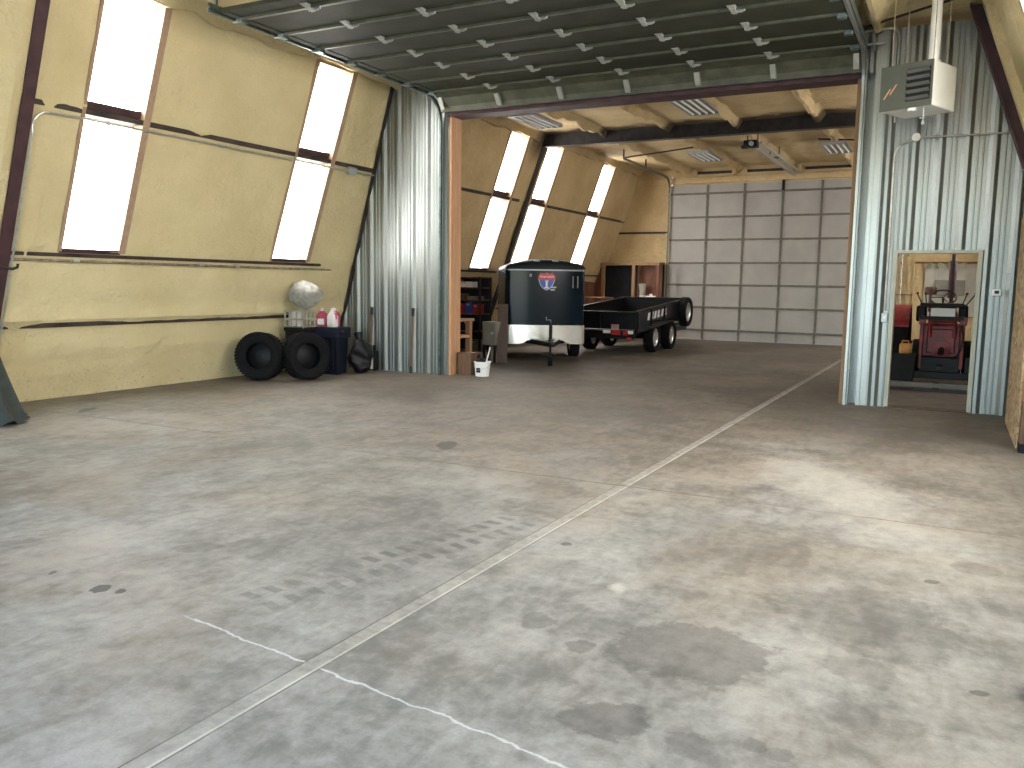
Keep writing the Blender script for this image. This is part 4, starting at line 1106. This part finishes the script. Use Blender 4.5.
B().lathe([(.086, .01), (.09, .01), (.092, .06), (.086, .06)], (0, 0, 0), (0, 0, 1), 20).build('white_base', M['white'], jb)
tr_ = thing('parts_tray', 'flat white tray on the closet shelf next to the jug', 'tray', (-8.05, CY + .02, 1.24))
B().box2((-.2, -.1, 0), (.14, .1, .012)).box2((-.2, -.1, 0), (-.188, .1, .05)).box2((.128, -.1, 0), (.14, .1, .05)).box2((-.2, -.1, 0), (.14, -.088, .05)).box2((-.2, .088, 0), (.14, .1, .05)).build('pan', M['white'], tr_)
B().sphere((-.03, 0, .07), .045, (1.3, 1, .9), 12).build('contents', M['label'], tr_)
tc = thing('tool_chest', 'red-brown tool chest against the left wall behind the cargo trailer', 'tool chest', (-9.0, 22.6, 0), math.radians(-90))
B().box2((-.5, -.25, .08), (.5, .25, 1.25), bev=.01).build('body', M['brownply'], tc)
for k in range(5):
    d_ = B().box2((-.47, -.265, .14 + .22 * k), (.47, -.25, .33 + .22 * k), bev=.004).build('drawer', M['red'], tc)
    B().box2((-.3, -.285, .25 + .22 * k), (.3, -.265, .275 + .22 * k)).build('handle', M['box'], d_)
for x in (-.42, .42): B().cyl((x, -.15, 0), (x, -.15, .08), .04).cyl((x, .15, 0), (x, .15, .08), .04).build('caster', M['black'], tc)

# ------------------------------------------------------------------ behind the small doorway
TR = thing('tractor', 'red farm tractor seen from behind through the small doorway', 'tractor', (-.12, 15.5, 0))
b = B().box2((-.30, .05, .48), (.28, .9, 1.02), bev=.03).box2((-.22, -.02, .55), (.20, .06, .95), bev=.02); b.build('rear_housing', M['red'], TR)
B().lathe([(.0005, 0), (.13, 0), (.15, -.02), (.15, -.06), (.0005, -.08)], (0, -.02, .62), (0, 1, 0), 24, False).build('hub_cover', M['red'], TR)
for s in (-1, 1):
    b = B().box2((s * .30 - .03, -.12, .30), (s * .30 + .03, -.04, 1.16), bev=.01).box2((s * .30 - .05, -.14, 1.02), (s * .30 + .05, .1, 1.14), bev=.01); b.build('lift_arm', M['red'], TR)
    B().cyl((s * .18, -.1, .82), (s * .18, -.1, 1.05), .03, n=12).build('link_rod', M['red'], TR)
    wheel(TR, s * .62 - .02, .45, .62, .30, s, M['orange'])
    b = B()
    arc = [(.45 + .69 * math.cos(t), .62 + .69 * math.sin(t)) for t in [.25 + (PI * .83 - .25) * k / 14 for k in range(15)]]
    for (y0, z0), (y1, z1) in zip(arc, arc[1:]):
        b.hexa([(s * .62 - .14, y0, z0), (s * .62 + .12, y0, z0), (s * .62 + .12, y1, z1), (s * .62 - .14, y1, z1), (s * .62 - .14, y0 * 1.0, z0 + .02), (s * .62 + .12, y0, z0 + .02), (s * .62 + .12, y1, z1 + .02), (s * .62 - .14, y1, z1 + .02)])
    b.build('fender', M['red'], TR)
b = B().box2((-.24, .9, .62), (.22, 2.3, 1.22), bev=.05); b.build('hood', M['red'], TR)
b = B().box2((-.19, -.06, 1.14), (.17, .0, 1.29), bev=.01); b.build('white_panel', M['white'], TR)
b = B().box2((-.20, .16, 1.12), (.18, .5, 1.20), bev=.03).box2((-.20, .12, 1.16), (.18, .2, 1.36), bev=.03); b.build('seat', M['black'], TR)
st = B().cyl((-.03, .95, 1.15), (-.03, .70, 1.45), .02).build('steering_column', M['black'], TR)
b = B(); cc = Vector((-.03, .70, 1.46)); ax = Vector((0, -.62, .78)).normalized(); ex, ey = frame_of(ax)
b.tube([cc + ex * (.20 * math.cos(2 * PI * k / 32)) + ey * (.20 * math.sin(2 * PI * k / 32)) for k in range(32)], .014, 8, True)
for k in range(3): b.cyl(cc, cc + ex * (.20 * math.cos(2.1 * k)) + ey * (.20 * math.sin(2.1 * k)), .008, n=6)
b.build('steering_wheel', M['black'], st)
b = B().cyl((.09, 1.3, 1.2), (.09, 1.3, 2.25), .035, n=16).cyl((.09, 1.3, 1.45), (.09, 1.3, 2.1), .062, n=16); b.build('exhaust_stack', M['maroon'], TR)
b = B().cyl((-.24, 1.25, 1.2), (-.24, 1.25, 1.5), .025, n=12).lathe([(.0005, 0), (.09, 0), (.10, .03), (.10, .11), (.08, .14), (.0005, .14)], (-.24, 1.25, 1.5), (0, 0, 1), 20, False); b.build('air_cleaner', M['rust'], TR)
b = B().box2((-.36, .1, 1.30), (.30, .5, 1.37), bev=.02).box2((-.42, .4, 1.05), (-.26, .8, 1.32), bev=.03).box2((.22, .4, 1.05), (.36, .8, 1.34), bev=.03)
b.box2((-.34, -.16, 1.10), (.30, -.12, 1.16)); b.build('control_console', M['black'], TR)
for x, y, dx in ((-.33, .2, -.08), (-.27, .3, -.02), (.26, .25, .06), (.32, .2, .12)):
    B().cyl((x, y, 1.34), (x + dx, y - .05, 1.52), .010, n=8).sphere((x + dx, y - .05, 1.53), .02).build('control_lever', M['black'], TR)
for s in (-1, 1): wheel(TR, s * .42, 2.15, .33, .16, s, M['orange'])
B().cyl((-.42, 2.15, .33), (.42, 2.15, .33), .04).build('front_axle', M['red'], TR)
B().box2((-.04, -.42, .32), (.04, .3, .37)).build('drawbar', M['darksteel'], TR)
b = B().box2((-.46, -.22, .14), (.44, -.14, .26), bev=.01).box2((-.46, -.20, .14), (-.38, -.12, .50)).box2((.36, -.20, .14), (.44, -.12, .50)).box2((-.32, -.1, .20), (.30, .1, .50), bev=.02)
b.cyl((0, -.15, .62), (0, -.30, .58), .045, n=14).box2((-.28, -.19, .40), (.26, -.13, .47)); b.build('hitch_frame', M['dumpblack'], TR)
b = B()
for k in range(9):
    x = .30 + .02 * math.sin(k); b.tube([(.24 + .012 * k, -.1 - .01 * k, 1.1), (.30 + .01 * k, -.16, .85 - .05 * k), (.26 - .02 * k, -.15, .55 - .03 * k), (.14, -.08, .48)], .008, 6)
    if k >= 3: break
b.build('hydraulic_hose', M['black'], TR)
for y, h, lab in ((14.62, .05, 'dark steel bar on the floor just inside the small doorway'), (15.00, .10, 'grey steel beam on the floor behind the dark bar')):
    t = thing('steel_bar', lab, 'bar', (-.15, y, 0), group='steel bars on the floor before the tractor')
    b = B().box2((-.75, -.04, 0), (.75, .04, h)); b.build('bar', M['darksteel' if h < .08 else 'greybox'], t)
    B().box2((-.05, -.06, h), (.05, .06, h + .012)).build('lug', M['darksteel'], t)
rp = thing('storage_rack', 'timber rack with red-brown cans right of the tractor', 'rack', (.62, 17.0, 0))
for y in (16.7, 17.4): B().box2((.48, y - .045, 0), (.57, y + .045, 2.3)).build('post', M['brownply'], rp, world=True)
for z in (.6, 1.2, 1.7, 2.25): B().box2((.48, 16.66, z), (.85, 17.44, z + .03)).build('shelf', M['brownply'], rp, world=True)
wpn = thing('wall_board', 'pale board with a grey switch cabinet on the far end wall', 'board', (-.25, DB - .12, 0))
B().box2((-.70, DB - .13, .9), (.62, DB - .09, 2.25)).build('sheet', M['greywall'], wpn, world=True)
B().box2((-.45, DB - .22, 1.45), (.25, DB - .13, 1.85), bev=.01).build('cabinet', M['greybox'], wpn, world=True)
B().cyl((-1.0, DB - .2, 2.30), (.8, DB - .2, 2.30), .025, n=10).build('pipe', M['rust'], wpn, world=True)
for x in (-.6, -.35, -.1, .2): B().box2((x - .06, DB - .24, 2.16), (x + .06, DB - .14, 2.29)).build('clamp', M['oldconduit'], wpn, world=True)
lk = thing('timber_stud_frame', 'foam splashed timber studs left of the tractor', 'frame', (-1.0, 22.0, 0))
for x in (-1.18, -1.02, -.88): B().box2((x - .03, 21.9, 0), (x + .03, 22.0, 2.35)).build('stud', M['foam'], lk, world=True)
for z in (.9, 1.45): B().box2((-1.22, 21.75, z), (-.84, 22.05, z + .03)).build('shelf', M['pine2'], lk, world=True)

fc_ = thing('storage_tub', 'black tub on the floor at the left just past the small doorway', 'tub', (-.66, 15.24, 0))
B().hexa([(-.15, -.13, 0), (.15, -.13, 0), (.15, .13, 0), (-.15, .13, 0), (-.18, -.16, .52), (.18, -.16, .52), (.18, .16, .52), (-.18, .16, .52)]).build('body', M['black'], fc_)
B().box2((-.19, -.17, .50), (.19, .17, .54), bev=.01).build('rim', M['black'], fc_)
gc_ = thing('fuel_can', 'orange can standing on the black tub beside the tractor', 'can', (-.64, 15.22, .54))
B().box2((-.09, -.06, 0), (.09, .06, .17), bev=.02).build('body', M['orange'], gc_)
B().tube([(-.06, 0, .16), (-.05, 0, .21), (.04, 0, .21), (.05, 0, .16)], .012).build('handle', M['orange'], gc_)
B().cyl((.07, 0, .16), (.09, 0, .22), .016, n=10).build('spout', M['black'], gc_)
# black rubber thing at the right picture edge
bo = thing('rubber_wheel', 'small black rubber wheel on the floor at the right picture edge', 'wheel', (.382, 3.74, .0))
b = tyre_mesh(.06, .05, .03, 28); b.warp(lambda c: Vector((c.y, -c.x, c.z + .062))); b.build('tyre', M['rubber'], bo, smooth=True)
B().cyl((-.02, 0, .062), (.02, 0, .062), .031, n=16).build('hub', M['darksteel'], bo)
B().tube([(.0, 0, .062), (.06, 0, .062), (.06, 0, .3), (.2, .0, .5)], .012).build('fork', M['darksteel'], bo)

# ------------------------------------------------------------------ light
w = bpy.data.worlds.new('sky'); S.world = w; w.use_nodes = True
nt = w.node_tree; bg = nt.nodes['Background']
sky = nt.nodes.new('ShaderNodeTexSky'); sky.sky_type = 'NISHITA'; sky.sun_disc = False
sky.sun_elevation = math.radians(48); sky.sun_rotation = math.radians(60)
nt.links.new(sky.outputs[0], bg.inputs['Color']); bg.inputs['Strength'].default_value = .72
pt = bpy.data.lights.new('doorway_portal', 'AREA'); pt.shape = 'RECTANGLE'; pt.size = 8.9; pt.size_y = 4.4
pt.cycles.is_portal = True
po = bpy.data.objects.new('doorway_portal', pt); COL.objects.link(po)
po.location = (-3.45, YF - .1, 2.2); po.rotation_euler = (-PI / 2, 0, 0)

# ------------------------------------------------------------------ camera
yaw, pitch, roll, h, f = .4809, .1189, .0141, 1.5885, 837.92
sy, cy = math.sin(yaw), math.cos(yaw)
fw = Vector((-sy, cy, 0)); rt = Vector((cy, sy, 0)); up = Vector((0, 0, 1))
f2 = fw * math.cos(pitch) - up * math.sin(pitch); u2 = up * math.cos(pitch) + fw * math.sin(pitch)
r3 = rt * math.cos(roll) + u2 * math.sin(roll); u3 = u2 * math.cos(roll) - rt * math.sin(roll)
cam = bpy.data.cameras.new('camera'); co = bpy.data.objects.new('camera', cam); COL.objects.link(co)
cam.sensor_fit = 'HORIZONTAL'; cam.sensor_width = 36; cam.lens = f * 36 / 1024; cam.clip_start = .05; cam.clip_end = 200
Rm = Matrix((r3, u3, -f2)).transposed().to_4x4()
co.matrix_world = Matrix.Translation((0, 0, h)) @ Rm
S.camera = co
S.view_settings.view_transform = 'Standard'; S.view_settings.look = 'None'
S.view_settings.gamma = 1; S.view_settings.use_curve_mapping = False
S.view_settings.exposure = 1.4
S.cycles.max_bounces = 10; S.cycles.diffuse_bounces = 6
S.cycles.sample_clamp_indirect = 6
